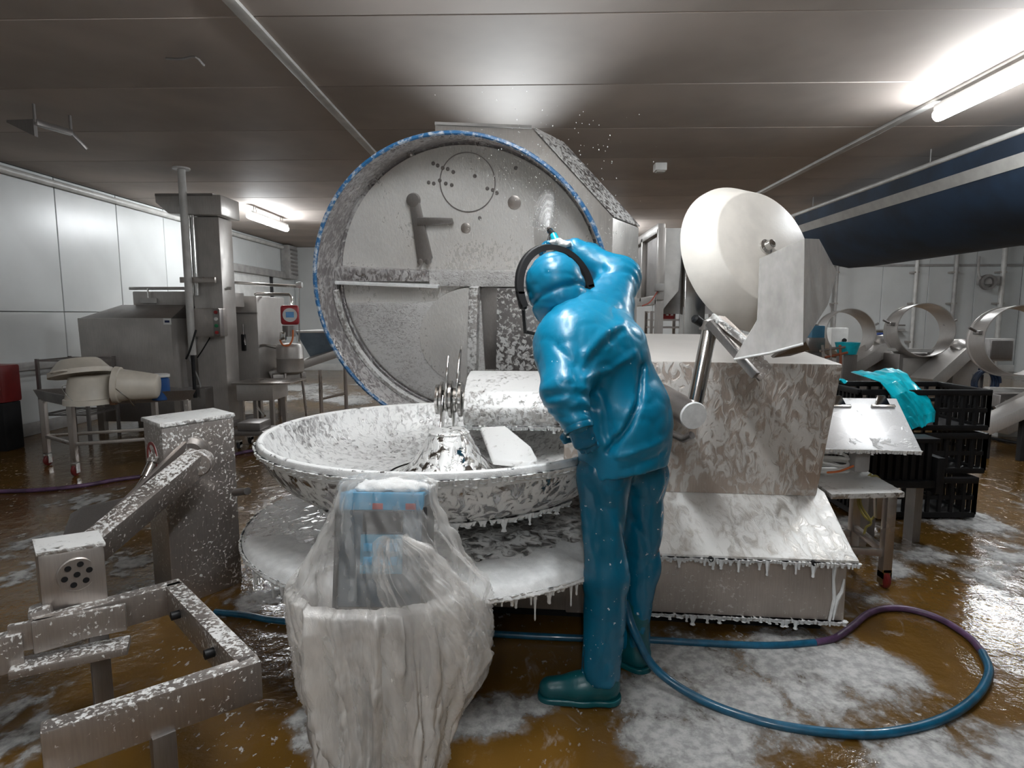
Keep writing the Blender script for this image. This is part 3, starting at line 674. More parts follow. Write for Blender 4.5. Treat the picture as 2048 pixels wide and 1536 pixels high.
MB().prism([P(1612, 684, 2.62), P(1620, 700, 2.66), P(1580, 712, 2.66), P(1545, 716, 2.62), P(1560, 704, 2.60)], (0, .02, .006)).build('guard_bracket', M_dsteel, gm)

# ------------------------------------------------------------------ the worker
pe = thing('person', 'worker in blue waterproof suit and face shield, arm raised to spray the lid', 'person', (.32, 2.25, 0))
pelv = P(1246, 930, 2.27); chest = P(1192, 705, 2.28); neck = P(1150, 632, 2.32)
shL = P(1142, 688, 2.18); shR = P(1208, 622, 2.44); elR = P(1240, 556, 2.56); wrR = P(1150, 502, 2.60)
elL = P(1130, 782, 2.02); wrL = P(1150, 836, 1.985)
ax_lat = Vector((.86, .51, 0)).normalized(); ax_fwd = Vector((-.51, .86, 0)).normalized()
def ridge(n, p): return (1 - np.abs(n - .5) * 2) ** p
FOLDS = [([(q.x, q.z) for q in [P(px, py, 2.18) for px, py in pts]], wd, dp) for pts, wd, dp in (
    (((1286, 735), (1272, 800), (1246, 850), (1212, 893)), .012, .020), (((1262, 800), (1236, 850), (1205, 880)), .014, -.008),
    (((1192, 770), (1206, 815), (1214, 870)), .018, .016), (((1248, 645), (1205, 662), (1165, 700)), .016, -.008), (((1240, 662), (1200, 690), (1160, 730)), .012, .007),
    (((1268, 705), (1215, 735), (1160, 745)), .014, -.007), (((1110, 690), (1140, 720), (1150, 760)), .012, .006), (((1092, 775), (1140, 768), (1188, 782)), .012, .010),
    (((1100, 800), (1150, 800), (1190, 812)), .010, .007), (((1230, 905), (1280, 890), (1320, 880)), .014, -.007), (((1240, 930), (1290, 915), (1328, 905)), .010, .005))]
def jacket(Q):
    x, y, z = Q
    hem = P(1248, 950, 2.27); d = None
    for s in (-1, 1):
        o1 = ax_lat * .052 * s; o2 = ax_lat * .085 * s
        c = cone(Q, hem + o1 - Vector((0, 0, .08)), pelv + o1 * 1.0 + Vector((0, 0, .20)), .138, .122)
        c = smin(c, cone(Q, pelv + o1 + Vector((0, 0, .16)), chest + o2, .120, .132), .10)
        d = c if d is None else smin(d, c, .10)
    d = smin(d, cone(Q, shL, shR, .105, .10), .09)
    d = smin(d, cone(Q, chest + ax_fwd * -.02, neck, .14, .085), .09)
    d = smin(d, cone(Q, shL, elL, .108, .084), .10)          # left sleeve hanging, cuff gathered
    d = smin(d, cone(Q, elL, wrL, .080, .058), .03)
    d = smin(d, cone(Q, shR, elR, .105, .085), .07)          # right sleeve raised
    d = smin(d, cone(Q, elR, wrR, .085, .055), .03)
    # soft broad folds and thin creases
    # drawn folds on the side facing the room: (points, width, depth); negative depth = raised
    nearside = np.clip((2.36 - y) / .08, 0, 1)
    for pts, wd, dp in FOLDS:
        D = np.full(x.shape, 9., dtype=np.float32)
        for (ax_, az_), (bx2, bz2) in zip(pts[:-1], pts[1:]):
            ex, ez = bx2 - ax_, bz2 - az_; t = np.clip(((x - ax_) * ex + (z - az_) * ez) / (ex * ex + ez * ez), 0, 1)
            D = np.minimum(D, np.hypot(x - ax_ - ex * t, z - az_ - ez * t))
        d = d + dp * np.exp(-(D / wd) ** 2) * nearside
    d = d + .0025 * ridge(vn(x * 5 + z * 4 + 9, y * 5, z * 7 - x * 5 + 4), 9) + .004 * ridge(vn(x * 14, y * 14, z * 20), 5)
    # ring folds on both sleeves near the elbow and the cuff
    for q, ax, w_ in ((elR, (elR - shR).normalized(), .09), (elL.lerp(wrL, .4), (wrL - elL).normalized(), .08)):
        t = (x - q.x) * ax.x + (y - q.y) * ax.y + (z - q.z) * ax.z; rr = np.sqrt((x - q.x) ** 2 + (y - q.y) ** 2 + (z - q.z) ** 2)
        d = d + .006 * np.sin(t * 130 + 14 * vn(x * 9, y * 9, z * 9)) * np.clip(1 - rr / (w_ * 1.6), 0, 1)
    return np.maximum(d, pelv.z - .012 - .02 * np.sin(x * 9) - z)
sdf('jacket', jacket, (-.15, 1.80, .75), (.80, 2.90, 1.9), .0085, M_jacket, pe)
# trousers
hipL = P(1205, 950, 2.22); hipR = P(1285, 950, 2.36); knL = P(1212, 1150, 2.20); knR = P(1283, 1130, 2.42)
anL = P(1203, 1345, 2.20); anR = P(1268, 1290, 2.44)
def trousers(Q):
    x, y, z = Q
    d = smin(cone(Q, pelv + ax_lat * -.06 + Vector((0, 0, .05)), hipL, .10, .096), cone(Q, pelv + ax_lat * .06 + Vector((0, 0, .05)), hipR, .10, .096), .06)
    a = smin(cone(Q, hipL, knL, .098, .088), cone(Q, knL, anL, .088, .082), .04)
    b = smin(cone(Q, hipR, knR, .098, .078), cone(Q, knR, anR, .078, .072), .04)
    d = smin(d, smin(a, b, .025), .05)
    d = d + .010 * ridge(vn(x * 5 + z * 1.5, y * 5, z * 5 - x * 4), 3) + .009 * ridge(vn(x * 9 + 5, y * 9, z * 5 + x * 5), 7) + .004 * ridge(vn(x * 18, y * 18, z * 12), 5)
    d = np.maximum(d, np.where(x + (y - 2.3) * 1.2 < .385 + .0, .085, .085) - z)
    return d
sdf('trousers', trousers, (-.05, 1.95, .05), (.78, 2.72, 1.05), .0085, M_trous, pe)
def boot(name, ank, toe_dir, far):
    g = Vector((ank.x, ank.y, 0)); td = Vector(toe_dir).normalized(); sd = Vector((-td.y, td.x, 0))
    def f(Q):
        d = cone(Q, g + Vector((0, 0, .30)) - td * .02, g + Vector((0, 0, .09)) - td * .015, .062, .058)
        d = smin(d, cone(Q, g + Vector((0, 0, .06)) - td * .035, g + Vector((0, 0, .058)) + td * .07, .05, .048), .04)
        d = smin(d, cone(Q, g + Vector((0, 0, .055)) + td * .07, g + Vector((0, 0, .048)) + td * .185, .050, .043), .04)
        return np.maximum(d, .022 - Q[2])
    b = sdf(name, f, (g.x - .3, g.y - .3, 0), (g.x + .3, g.y + .3, .4), .008, M_boot, pe)
    def s(Q):
        q = [Q[0], Q[1], Q[2] * 0 + .0]
        d = smin(cone(q, (g - td * .04), g + td * .06, .05, .045), cone(q, g + td * .06, g + td * .185, .05, .045), .03)
        return np.maximum(np.maximum(d - .004, Q[2] - .028), .003 - Q[2])
    sdf('boot_sole', s, (g.x - .3, g.y - .3, -.01), (g.x + .3, g.y + .3, .05), .006, M_boot, b)
boot('boot', Vector((P(1195, 1360, 2.2).x, 2.2, 0)), (-1, .02, 0), False)
boot('boot', Vector((P(1262, 1310, 2.44).x, 2.44, 0)), (-.75, .65, 0), True)
# head, hood
hc = P(1112, 584, 2.36); up = Vector((-.27, .0, 1)).normalized(); fw = Vector((-.30, .92, .30)); fw = (fw - up * fw.dot(up)).normalized(); sd = fw.cross(up).normalized()
def hp(f_, s_, u_): return hc + fw * f_ + sd * s_ + up * u_
AX = (sd, fw, up)
def head(Q):
    d = ell(Q, hp(0, 0, .03), (.078, .096, .095), AX)
    d = smin(d, cone(Q, hp(.035, 0, -.05), hp(.045, 0, -.085), .055, .036), .04)
    d = smin(d, cone(Q, hp(.095, 0, .01), hp(.118, 0, -.025), .010, .014), .012)          # nose
    d = smin(d, cone(Q, hp(.083, -.04, .028), hp(.083, .04, .028), .014, .014), .015)      # brow
    for s in (-1, 1):
        d = np.maximum(d, -ell(Q, hp(.098, s * .032, .008), (.014, .014, .008), AX))       # eye sockets
        d = smin(d, ell(Q, hp(.086, s * .032, .008), (.012, .012, .010), AX), .003)
        d = smin(d, ell(Q, hp(0, s * .08, 0), (.012, .022, .032), AX), .008)               # ears
    d = smin(d, cone(Q, hp(.096, -.016, -.052), hp(.096, .016, -.052), .007, .007), .006)  # lips
    d = smin(d, cone(Q, hp(.096, -.014, -.064), hp(.096, .014, -.064), .007, .007), .006)
    d = smin(d, cone(Q, hp(-.01, 0, -.06), neck, .058, .062), .03)
    return d
lo = hc - Vector((.22, .22, .26)); hi = hc + Vector((.22, .22, .2))
sdf('head', head, lo, hi, .006, M_skin, pe)
def hood(Q):
    d = ell(Q, hp(-.012, 0, .036), (.112, .120, .118), AX)
    d = smin(d, ell(Q, hp(-.015, 0, -.045), (.108, .104, .085), AX), .05)
    d = smin(d, cone(Q, hp(-.02, 0, -.06), Vector(neck) + Vector((.02, -.0, -.03)), .090, .10), .04)
    fr = (Q[0] - hc.x) * fw.x + (Q[1] - hc.y) * fw.y + (Q[2] - hc.z) * fw.z
    upv = (Q[0] - hc.x) * up.x + (Q[1] - hc.y) * up.y + (Q[2] - hc.z) * up.z
    d = d + .006 * ridge(vn(upv * 16 + fr * 6, fr * 9, Q[0] * 9), 6) + .003 * ridge(vn(Q[0] * 22, Q[1] * 22, Q[2] * 30), 4)
    # gathered band round the back of the head
    d = d + .008 * np.exp(-((upv + .028 + fr * .3) / .010) ** 2)
    # open at the face
    face = np.maximum(ell(Q, hp(.12, 0, -.012), (.068, .09, .092), AX), -(fr - .045))
    d = np.maximum(d, -face)
    # hollow behind the opening
    return np.maximum(d, -np.maximum(head(Q) - .008, -(fr - .02)))
lo = hc - Vector((.24, .24, .30)); hi = hc + Vector((.24, .24, .24))
sdf('hood', hood, lo, hi, .0065, M_jacket, pe)
# face shield: black brow band arching over the head, knobs, clear visor with a dark rim
fs = MB()
arcp = [hp(.004 + .02 * math.sin(a), .128 * math.cos(a), .010 + .158 * math.sin(a)) for a in np.linspace(R_(-10), R_(190), 36)]
m = MB()
for i in range(len(arcp) - 1):
    a, b = arcp[i], arcp[i + 1]; ra = (a - hc).normalized(); rb = (b - hc).normalized(); wv = (fw * .028 + up * .006)
    m.hexa([a - wv, a + wv, a + wv + ra * .022, a - wv + ra * .022], [b - wv, b + wv, b + wv + rb * .022, b - wv + rb * .022])
sh = m.build('shield_band', M_black, pe, smooth=True)
for s in (-1, 1):
    MB().lathe([(0, 0), (.022, 0), (.024, .012), (.016, .024), (0, .026)], hp(.004, s * .130, -.012), sd * s, 18).build('shield_knob', M_black, sh, smooth=True, sharp=30)
    MB().beam(hp(.01, s * .138, -.012), hp(.10, s * .137, -.12), .012, .024).build('visor_frame', M_black, sh, bevel=.003)
    MB().beam(hp(.10, s * .137, -.12), hp(.20, s * .06, -.15), .010, .014).build('visor_frame', M_black, sh, bevel=.003)
G = np.array([[hp(.06 + .16 * math.cos(b) + t * .02, .135 * math.sin(b), .09 - t * .24) for b in np.linspace(-1.35, 1.35, 20)] for t in np.linspace(0, 1, 8)])
grid_mesh('visor', G, M_visor, sh)
# gloves
def glove(name, wrist, hand_dir, back, grip, thumb_side, cuff_from, sc_=1.0, curl=1.0, R=.0105):
    d = Vector(hand_dir).normalized(); b = Vector(back); b = (b - d * b.dot(d)).normalized(); s = d.cross(b).normalized() * thumb_side
    w0 = Vector(wrist)
    parts = [('c', Vector(cuff_from), w0, .060, .050), ('c', w0, w0 + d * .03, .044, .040)]
    for k in (-1.2, -.4, .4, 1.2): parts.append(('p', w0 + d * .03 + s * .018 * k, w0 + d * .095 + s * .021 * k, .021, .018))
    for k, L in ((1.25, .9), (.42, 1.0), (-.42, .95), (-1.25, .75)):
        q = w0 + d * .095 + s * .021 * k; segs = [(.042, .25), (.030, 1.15), (.024, 2.0)]
        for l, a in segs:
            a *= curl; q2 = q + (d * math.cos(a) - b * math.sin(a)) * l * L; parts.append(('f', q, q2, R * 1.08, R)); q = q2
    q = w0 + d * .035 + s * .036
    for l, dv in ((.045, d * .55 + s * .75 - b * .35), (.035, d * .75 + s * .15 - b * .65), (.026, d * .4 - s * .35 - b * .8)):
        q2 = q + dv.normalized() * l; parts.append(('f', q, q2, R * 1.25, R * 1.1)); q = q2
    allp = [p for _, a, c, _, _ in parts for p in (a, c)]
    lo = [min(p[i] for p in allp) - .07 for i in range(3)]; hi = [max(p[i] for p in allp) + .07 for i in range(3)]
    def f(Q):
        D = None
        for kind, a, c, ra, rb in parts:
            e_ = cone(Q, a, c, ra, rb); D = e_ if D is None else smin(D, e_, .004 if kind == 'f' else .02)
        w_ = np.abs(vn(Q[0] * 30, Q[1] * 30, Q[2] * 40) - .5) * 2
        return D + .004 * (1 - w_) ** 3
    return sdf(name, f, lo, hi, .0055, M_glove, pe)
hR = (P(1112, 488, 2.60) - wrR).normalized()
glove('glove', wrR - hR * .005, hR, (.15, -.1, 1), None, 1, wrR - hR * .07, curl=1.0)
hL = (P(1170, 884, 2.0) - wrL).normalized()
glove('glove', wrL, hL, (-.3, -.95, .0), None, 1, wrL - (wrL - elL).normalized() * .05, curl=1.15)
for q, d_ in ((wrR - hR * .035, hR), (wrL + (wrL - elL).normalized() * .035, (wrL - elL).normalized())):
    MB().lathe([(.036, -.010), (.050, -.010), (.053, 0), (.050, .010), (.036, .010)], q, d_, 28, closed=True).build('cuff', M_trous, pe, smooth=True)
# spray gun held in the right hand
gp = P(1108, 492, 2.60)
sg = thing('spray_gun', 'washing gun held in the raised blue glove, spraying the lid', 'spray gun', gp)
MB().tube([P(1118, 506, 2.56), P(1112, 482, 2.60), P(1107, 470, 2.62)], [.017, .018, .016], 14).build('grip', M_cyan, sg, smooth=True)
MB().tube([P(1109, 472, 2.62), P(1104, 466, 2.66), P(1100, 462, 2.70)], [.014, .012, .010], 12).build('barrel', M_black, sg, smooth=True)
MB().tube([P(1100, 462, 2.70), P(1097, 458, 2.72)], [.014, .010], 12).build('nozzle', M_shiny, sg, smooth=True)
MB().tube([P(1104, 488, 2.62), P(1097, 480, 2.66), P(1100, 470, 2.68)], .006, 8).build('trigger', M_black, sg, smooth=True)
# lump of foam on the glove
def lump(Q): return smin(ell(Q, P(1114, 484, 2.56), (.035, .025, .012)), ell(Q, P(1134, 489, 2.555), (.032, .02, .010)), .02) + .035 * (fbm(Q[0] * 35, Q[1] * 35, Q[2] * 35) - .42)
q = P(1125, 485, 2.555)
o = sdf('foam_lump', lump, q - Vector((.1, .07, .05)), q + Vector((.1, .07, .05)), .005, M_foam); tag(o, 'white lump of foam on the back of the raised glove', 'foam', None, 'stuff')
# fan of spray and droplets
noz = P(1097, 457, 2.73)
ms = thing('water_spray', 'pale fan of water mist from the gun against the lid', 'spray', noz)
rim = [onlid(x, y, BK + .05) for x, y in ((1064, 452), (1068, 420), (1078, 392), (1092, 376), (1108, 380), (1112, 400), (1108, 440), (1100, 458), (1085, 462))]
n = len(rim); G = np.array([[noz + (rim[j] - noz) * t for j in range(n)] for t in np.linspace(.02, .97, 8)])
grid_mesh('mist_cone', G, M_mist, ms, wrap=True)
m = MB()
for k in range(420):
    a = random.choice(rim); b = random.choice(rim); q = noz + (a.lerp(b, random.random()) - noz) * random.random() ** .5
    r = random.uniform(.0012, .003); q = q + Vector((random.gauss(0, .02), random.gauss(0, .02), random.gauss(0, .02)))
    m.lathe([(0, -r * 1.6), (r, 0), (0, r * 1.6)], q, (random.random() - .5, random.random() - .5, 1), 4)
for k in range(260):
    q = onlid(random.gauss(1080, 90), random.gauss(330, 70), BK + random.uniform(.05, .9)); r = random.uniform(.0012, .0032)
    m.lathe([(0, -r * 1.6), (r, 0), (0, r * 1.6)], q, (random.random() - .5, random.random() - .5, 1), 4)
o = m.build('droplets', M_foam, ms); o['kind'] = 'stuff'

# ------------------------------------------------------------------ control stand under a clear bag
bx = P(775, 1000, 1.62)
cp = thing('control_stand', 'blue control terminal on a dark post wrapped in a clear plastic bag', 'control panel', (bx.x, 1.62, 0))
tilt = Matrix.Rotation(R_(-12), 3, 'X')
hz = 1.03
def CPp(a, b, c): return Vector((bx.x, 1.60, hz - .02)) + tilt @ Vector((a, b, c))
def cpb(name, x0, x1, y0, y1, z0, z1, mat, par, bev=.006):
    return MB().hexa([CPp(x0, y0, z0), CPp(x1, y0, z0), CPp(x1, y1, z0), CPp(x0, y1, z0)], [CPp(x0, y0, z1), CPp(x1, y0, z1), CPp(x1, y1, z1), CPp(x0, y1, z1)]).build(name, mat, par, bevel=bev)
M_cblue = plain('cyan_blue_panel', (.01, .26, .48), .3)
hd = cpb('terminal', -.125, .115, -.02, .11, -.30, .0, plain('slate_casing', (.035, .06, .085), .4), cp, .012)
cpb('top_strip', -.12, .11, -.026, .1, -.042, .006, M_cblue, hd)
cpb('side_casing', -.132, -.118, -.026, .11, -.31, -.03, M_black, hd)
cpb('side_casing', .105, .12, -.026, .11, -.31, -.03, M_black, hd)
cpb('display', -.055, .055, -.030, -.018, -.10, -.045, M_black, hd)
cpb('keypad', -.06, .055, -.026, -.018, -.21, -.105, plain('dim_blue_keys', (.03, .20, .32), .35), hd)
for k in range(2): cpb('push_button', -.03 + .09 * k, .0 + .09 * k, -.027, -.018, -.040, -.022, M_red, hd, .003)
for i in range(2):
    for j in range(3): cpb('key', -.05 + .034 * j, -.026 + .034 * j, -.031, -.026, -.15 - .036 * i, -.128 - .036 * i, M_cblue, hd, .002)
MB().hexa([Vector((bx.x - .13, 1.56, .55)), Vector((bx.x + .06, 1.56, .55)), Vector((bx.x + .06, 1.72, .55)), Vector((bx.x - .13, 1.72, .55))], [CPp(-.125, -.01, -.3), CPp(.09, -.01, -.3), CPp(.09, .10, -.3), CPp(-.125, .10, -.3)]).build('post_head', M_dsteel, cp, bevel=.01)
MB().box2((bx.x - .06, 1.58, .02), (bx.x + .04, 1.69, .58)).build('post', M_dsteel, cp, bevel=.01)
MB().box2((bx.x - .14, 1.48, 0), (bx.x + .12, 1.76, .025)).build('base_plate', M_dsteel, cp, bevel=.006)
# foam on the terminal's top
def ftop(Q):
    a = [Q[0] - bx.x, Q[1] - 1.63, Q[2] - (hz - .005)]
    return ell(a, (0.02, 0, 0), (.10, .045, .016)) + .02 * (fbm(Q[0] * 30, Q[1] * 30, Q[2] * 30) - .45)
o = sdf('foam_clump', ftop, (bx.x - .16, 1.52, hz - .06), (bx.x + .18, 1.74, hz + .05), .006, M_foam, cp); o['kind'] = 'stuff'
# the bag: rings from the knot-free closed top to the loose hem, with pleats
def bag(name, rings, mat, seed, pleat, par=None, nth=260, nz=150, crumple=.012, fx=2.6, diag=0.):
    """film drawn through oval rings (z, cx, cy, rx, ry, pleat weight), gathered into sharp upright folds"""
    zs = np.array([r[0] for r in rings]); th = np.linspace(0, 2 * np.pi, nth, endpoint=False)[None, :]
    zz = np.linspace(zs[0], zs[-1], nz)[:, None]; G = np.zeros((nz, nth, 3))
    g = lambda k: np.interp(-zz, -zs, [r[k] for r in rings])
    cx, cy, rx, ry, A = g(1), g(2), g(3), g(4), g(5)
    c_, s_ = np.cos(th + diag * zz), np.sin(th + diag * zz)
    w_ = .55 * ridge(vn(c_ * fx + 20 + seed, s_ * fx + 20, zz * 1.6 + 20 + seed), 1.5) + .45 * ridge(vn(c_ * fx * 2.3 + 31, s_ * fx * 2.3 + 31 + seed, zz * 2.6 + 20), 2) + .25 * ridge(vn(c_ * fx * 5 + 11, s_ * fx * 5 + 11 + seed, zz * 4 + 20), 2)
    cr = np.abs(vn(c_ * 5 + seed + 20, s_ * 5 + 20, zz * 11 + 20) - .5) * 2 + .6 * np.abs(vn(c_ * 10 + 40, s_ * 10 + 40, zz * 22 + 20 + seed) - .5) * 2
    k = 1 + A * (w_ - .75) * pleat
    G[..., 0] = cx + rx * np.cos(th) * k + crumple * (cr - .7) * np.cos(th)
    G[..., 1] = cy + ry * np.sin(th) * k + crumple * (cr - .7) * np.sin(th)
    G[..., 2] = zz + .010 * (cr - .7) * np.clip(A * 4, 0, 1) + .03 * np.sin(th * 5 + seed) * np.clip((zs[-1] + .1 - zz) / .1, 0, 1)
    G[..., 2] = np.maximum(G[..., 2], .004)
    return grid_mesh(name, G, mat, par, wrap=True)
bg = thing('plastic_bag', 'large crumpled clear plastic bag draped over the control terminal', 'plastic bag', (bx.x, 1.62, .1))
c = bx.x; yb = 1.62
def bx_(px, py, Y=1.55): return P(px, py, Y)
# clear hood over the terminal, running down inside the skirt
rings = [(1.056, c, yb, .02, .01, 0), (1.054, c, yb, .115, .06, .0), (1.040, c, yb, .135, .085, .05), (.99, c - .005, yb - .005, .142, .10, .2), (.93, c + .0, yb - .01, .165, .12, .5), (.86, c + .005, yb - .02, .20, .14, .7), (.80, c + .005, yb - .02, .235, .16, .7),
         (.76, c + .005, yb - .02, .275, .175, .5), (.735, c + .0, yb - .02, .285, .18, .4), (.69, c, yb - .02, .28, .18, .5), (.60, c + .01, yb - .02, .27, .17, .8), (.48, c + .0, yb - .02, .25, .16, .9), (.36, c - .01, yb - .02, .20, .15, 1.), (.20, c - .02, yb - .02, .175, .14, 1.), (.05, c - .03, yb - .02, .16, .12, 1.)]
bag('bag_film', rings, M_bag, 1.3, .32, bg, crumple=.016, diag=1.6)
# folded skirt hanging in upright pleats from a level lip
rings2 = [(.742, c - .035, yb - .03, .225, .15, .2), (.752, c - .035, yb - .03, .235, .165, .2), (.745, c - .035, yb - .035, .245, .18, .3), (.70, c - .03, yb - .04, .25, .185, .5), (.60, c - .03, yb - .03, .24, .175, .8), (.48, c - .03, yb - .03, .215, .16, 1.), (.36, c - .03, yb - .03, .19, .15, 1.), (.20, c - .035, yb - .03, .165, .14, 1.), (.06, c - .04, yb - .03, .15, .12, 1.)]
rings2[0] = (.76, c - .035, yb - .03, .232, .16, .2)
bag('bag_skirt', rings2, M_bag2, 4.1, .62, bg, crumple=.014, fx=3.4)
# loose lobe of the bag bulging on the right
rings3 = [(.93, c + .05, yb - .13, .03, .02, .1), (.90, c + .07, yb - .13, .07, .04, .4), (.84, c + .09, yb - .12, .10, .06, .6), (.76, c + .13, yb - .10, .125, .09, .6), (.66, c + .165, yb - .07, .13, .10, .6), (.58, c + .175, yb - .05, .12, .10, .7), (.50, c + .165, yb - .05, .095, .08, .7), (.455, c + .15, yb - .05, .05, .04, .6), (.440, c + .15, yb - .05, .008, .008, .2)]
bag('bag_lobe', rings3, M_bag, 2.2, .40, bg, 160, 110, .022, 2.2, 2.)

# ------------------------------------------------------------------ bin lifter in the left foreground
bl = thing('bin_lifter', 'steel bin lifter with swing arm and square fork frame in the left foreground', 'lifter', (-1.75, 3.0, 0))
A, B, C = PZ(322, 850, .96), PZ(467, 829, .96), PZ(285, 837, .96)
Af, Bf = Vector((-1.75, 2.82, 0)), Vector((-1.53, 3.03, 0))
A.z = B.z = C.z = 0; 
fa = (B - A); bk = (C - A)
A0, B0 = A, B; C0 = C; D0 = B + bk
ped = MB().hexa([A0, B0, D0, C0], [p + Vector((0, 0, .945)) for p in (A0, B0, D0, C0)]).build('pedestal', M_speck, bl, bevel=.01)
cc = (A0 + B0 + C0 + D0) / 4
MB().hexa([cc + (p - cc) * 1.05 + Vector((0, 0, .945)) for p in (A0, B0, D0, C0)], [cc + (p - cc) * 1.04 + Vector((0, 0, .968)) for p in (A0, B0, D0, C0)]).build('pedestal_top', M_arm, bl, bevel=.006)
fn = Vector((fa.y, -fa.x, 0)).normalized();  fn = fn if fn.y < 0 else -fn
pv = P(380, 895, 3.06); pv2 = P(400, 925, 2.90)
MB().lathe([(0, 0), (.072, 0), (.075, .01), (.075, .10), (.05, .115), (0, .115)], pv + Vector((0, .04, 0)), Vector((.35, -.92, -.1)), 32).build('pivot_boss', M_steel, bl, smooth=True, sharp=30)
MB().lathe([(0, 0), (.058, 0), (.058, .08), (.052, .088), (0, .088)], pv2 + Vector((-.01, .04, .0)), Vector((.30, -.95, 0)), 32).build('pivot_cap', M_speck, bl, smooth=True, sharp=30)
hd0 = P(205, 1092, 2.28)
MB().beam(pv2 + Vector((-.015, .02, .01)), P(160, 1118, 2.24), .09, .125, (.2, -.3, 1)).build('swing_arm', M_speck, bl, bevel=.012)
MB().beam(P(372, 898, 3.0), P(175, 1090, 2.36), .02, .10, (.2, -.3, 1)).build('arm_flange', M_steel, bl, bevel=.005)
tp = [P(140, 1030, 2.6), P(165, 1016, 2.62), P(252, 996, 2.75), P(258, 1004, 2.72), P(150, 1092, 2.4), P(118, 1094, 2.4)]
MB().prism(tp, (-.01, .015, 0)).build('gusset_plate', M_dsteel, bl, bevel=.003)
link_ = MB().beam(P(333, 868, 3.02), P(305, 925, 2.92), .05, .03, (0, -1, .2)).build('cylinder_link', M_speck, bl, bevel=.005)
MB().lathe([(0, 0), (.03, 0), (.03, .02), (.018, .03), (0, .03)], P(331, 870, 2.99), (.3, -.95, 0), 20).build('link_pin', M_shiny, bl, smooth=True, sharp=30)
MB().tube([P(303, 928, 2.92), P(290, 955, 2.86)], .022, 14).build('ram', M_shiny, bl, smooth=True)
MB().tube([P(290, 955, 2.86), P(268, 988, 2.8)], .014, 12).build('ram_rod', M_shiny, bl, smooth=True)
# warning sign on the pedestal's left face
sn = Vector((bk.y, -bk.x, 0)).normalized(); sn = sn if sn.x < 0 else -sn
s0 = A0.lerp(C0, .52) + Vector((0, 0, .78)) + sn * .002
so = MB().lathe([(0, 0), (.075, 0), (.075, .003), (0, .003)], s0, sn, 36).build('warning_sign', M_white, bl)
MB().lathe([(.06, .003), (.075, .003), (.075, .006), (.06, .006)], s0, sn, 36, closed=True).build('sign_ring', M_red, so)
sx, sy = basis(sn)
MB().beam(s0 + sn * .0045 + Vector((0, 0, .045)) + bk.normalized() * .045, s0 + sn * .0045 - Vector((0, 0, .045)) - bk.normalized() * .045, .012, .002, sn).build('sign_bar', M_red, so)
MB().beam(s0 + sn * .004 + Vector((0, 0, .03)), s0 + sn * .004 - Vector((0, 0, .04)), .02, .002, sn).build('sign_figure', M_black, so)
# head box
Nn, Ff, Ll, Rr = [PZ(*q, .45) for q in ((497, 1320), (345, 1165), (80, 1455), (60, 1240))]
e1 = (Rr - Ff).normalized(); e2 = (Nn - Ff).normalized(); e2 = (e2 - e1 * e2.dot(e1)).normalized()
bc0 = P(165, 1180, 2.10)
hb0 = P(100, 1232, 2.02); hb1 = P(222, 1205, 2.14)
def hx(a, b, z0, z1, bkv): return [Vector((a.x, a.y, z0)), Vector((b.x, b.y, z0)), Vector((b.x + bkv.x, b.y + bkv.y, z0)), Vector((a.x + bkv.x, a.y + bkv.y, z0))], [Vector((a.x, a.y, z1)), Vector((b.x, b.y, z1)), Vector((b.x + bkv.x, b.y + bkv.y, z1)), Vector((a.x + bkv.x, a.y + bkv.y, z1))]
ha, hb_ = P(86, 1240, 2.00), P(218, 1212, 2.10); bkv = -e2 * .17
hbx = MB().hexa(*hx(ha, hb_, .43, .655, bkv)).build('head_box', M_steel, bl, bevel=.012)
MB().hexa(*hx(ha.lerp(hb_, -.02), hb_.lerp(ha, -.03), .65, .665, bkv * 1.05)).build('head_cover', M_arm, hbx, bevel=.004)
hn = Vector((e2.x, e2.y, 0)).normalized(); hcn = ha.lerp(hb_, .55); hcn = Vector((hcn.x, hcn.y, .565)) + hn * .001
dk = MB().lathe([(0, 0), (.062, 0), (.062, .006), (.058, .009), (0, .009)], hcn, hn, 36).build('vent_disc', M_steel, hbx, smooth=True, sharp=30)
hxv, hyv = basis(hn)
for k in range(7):
    a = k * math.pi / 3 + .2; q = hcn + hn * .0092 + ((hxv * math.cos(a) + hyv * math.sin(a)) * .038 if k < 6 else Vector((0, 0, 0)))
    MB().lathe([(0, 0), (.0105, 0), (.0105, .0015), (0, .0015)], q, hn, 14).build('vent_hole', M_black, dk)
# fork frame: U of deep box bars
def bar(name, a, b, hgt=.115, wd=.06, z=.45, mat=M_speck):
    a = Vector((a.x, a.y, z - hgt / 2)); b = Vector((b.x, b.y, z - hgt / 2)); return MB().beam(a, b, wd, hgt).build(name, mat, bl, bevel=.006)
Rx_ = Ff + e1 * .36
bar('fork_bar', Ff + e1 * -.03, Rx_ + e1 * .08)
bar('fork_bar', Ff, Nn, .115, .062)
bar('fork_bar', Nn + (Nn - Ll).normalized() * .03, Ll, .125)
for k, (t_, zz_) in enumerate(((.25, .40), (.72, .40))):
    q = Ff.lerp(Nn, t_); q.z = zz_; MB().lathe([(0, 0), (.016, 0), (.016, .03), (0, .034)], q + e1 * .03, e1, 14).build('stop_button', M_black, bl, smooth=True, sharp=30)
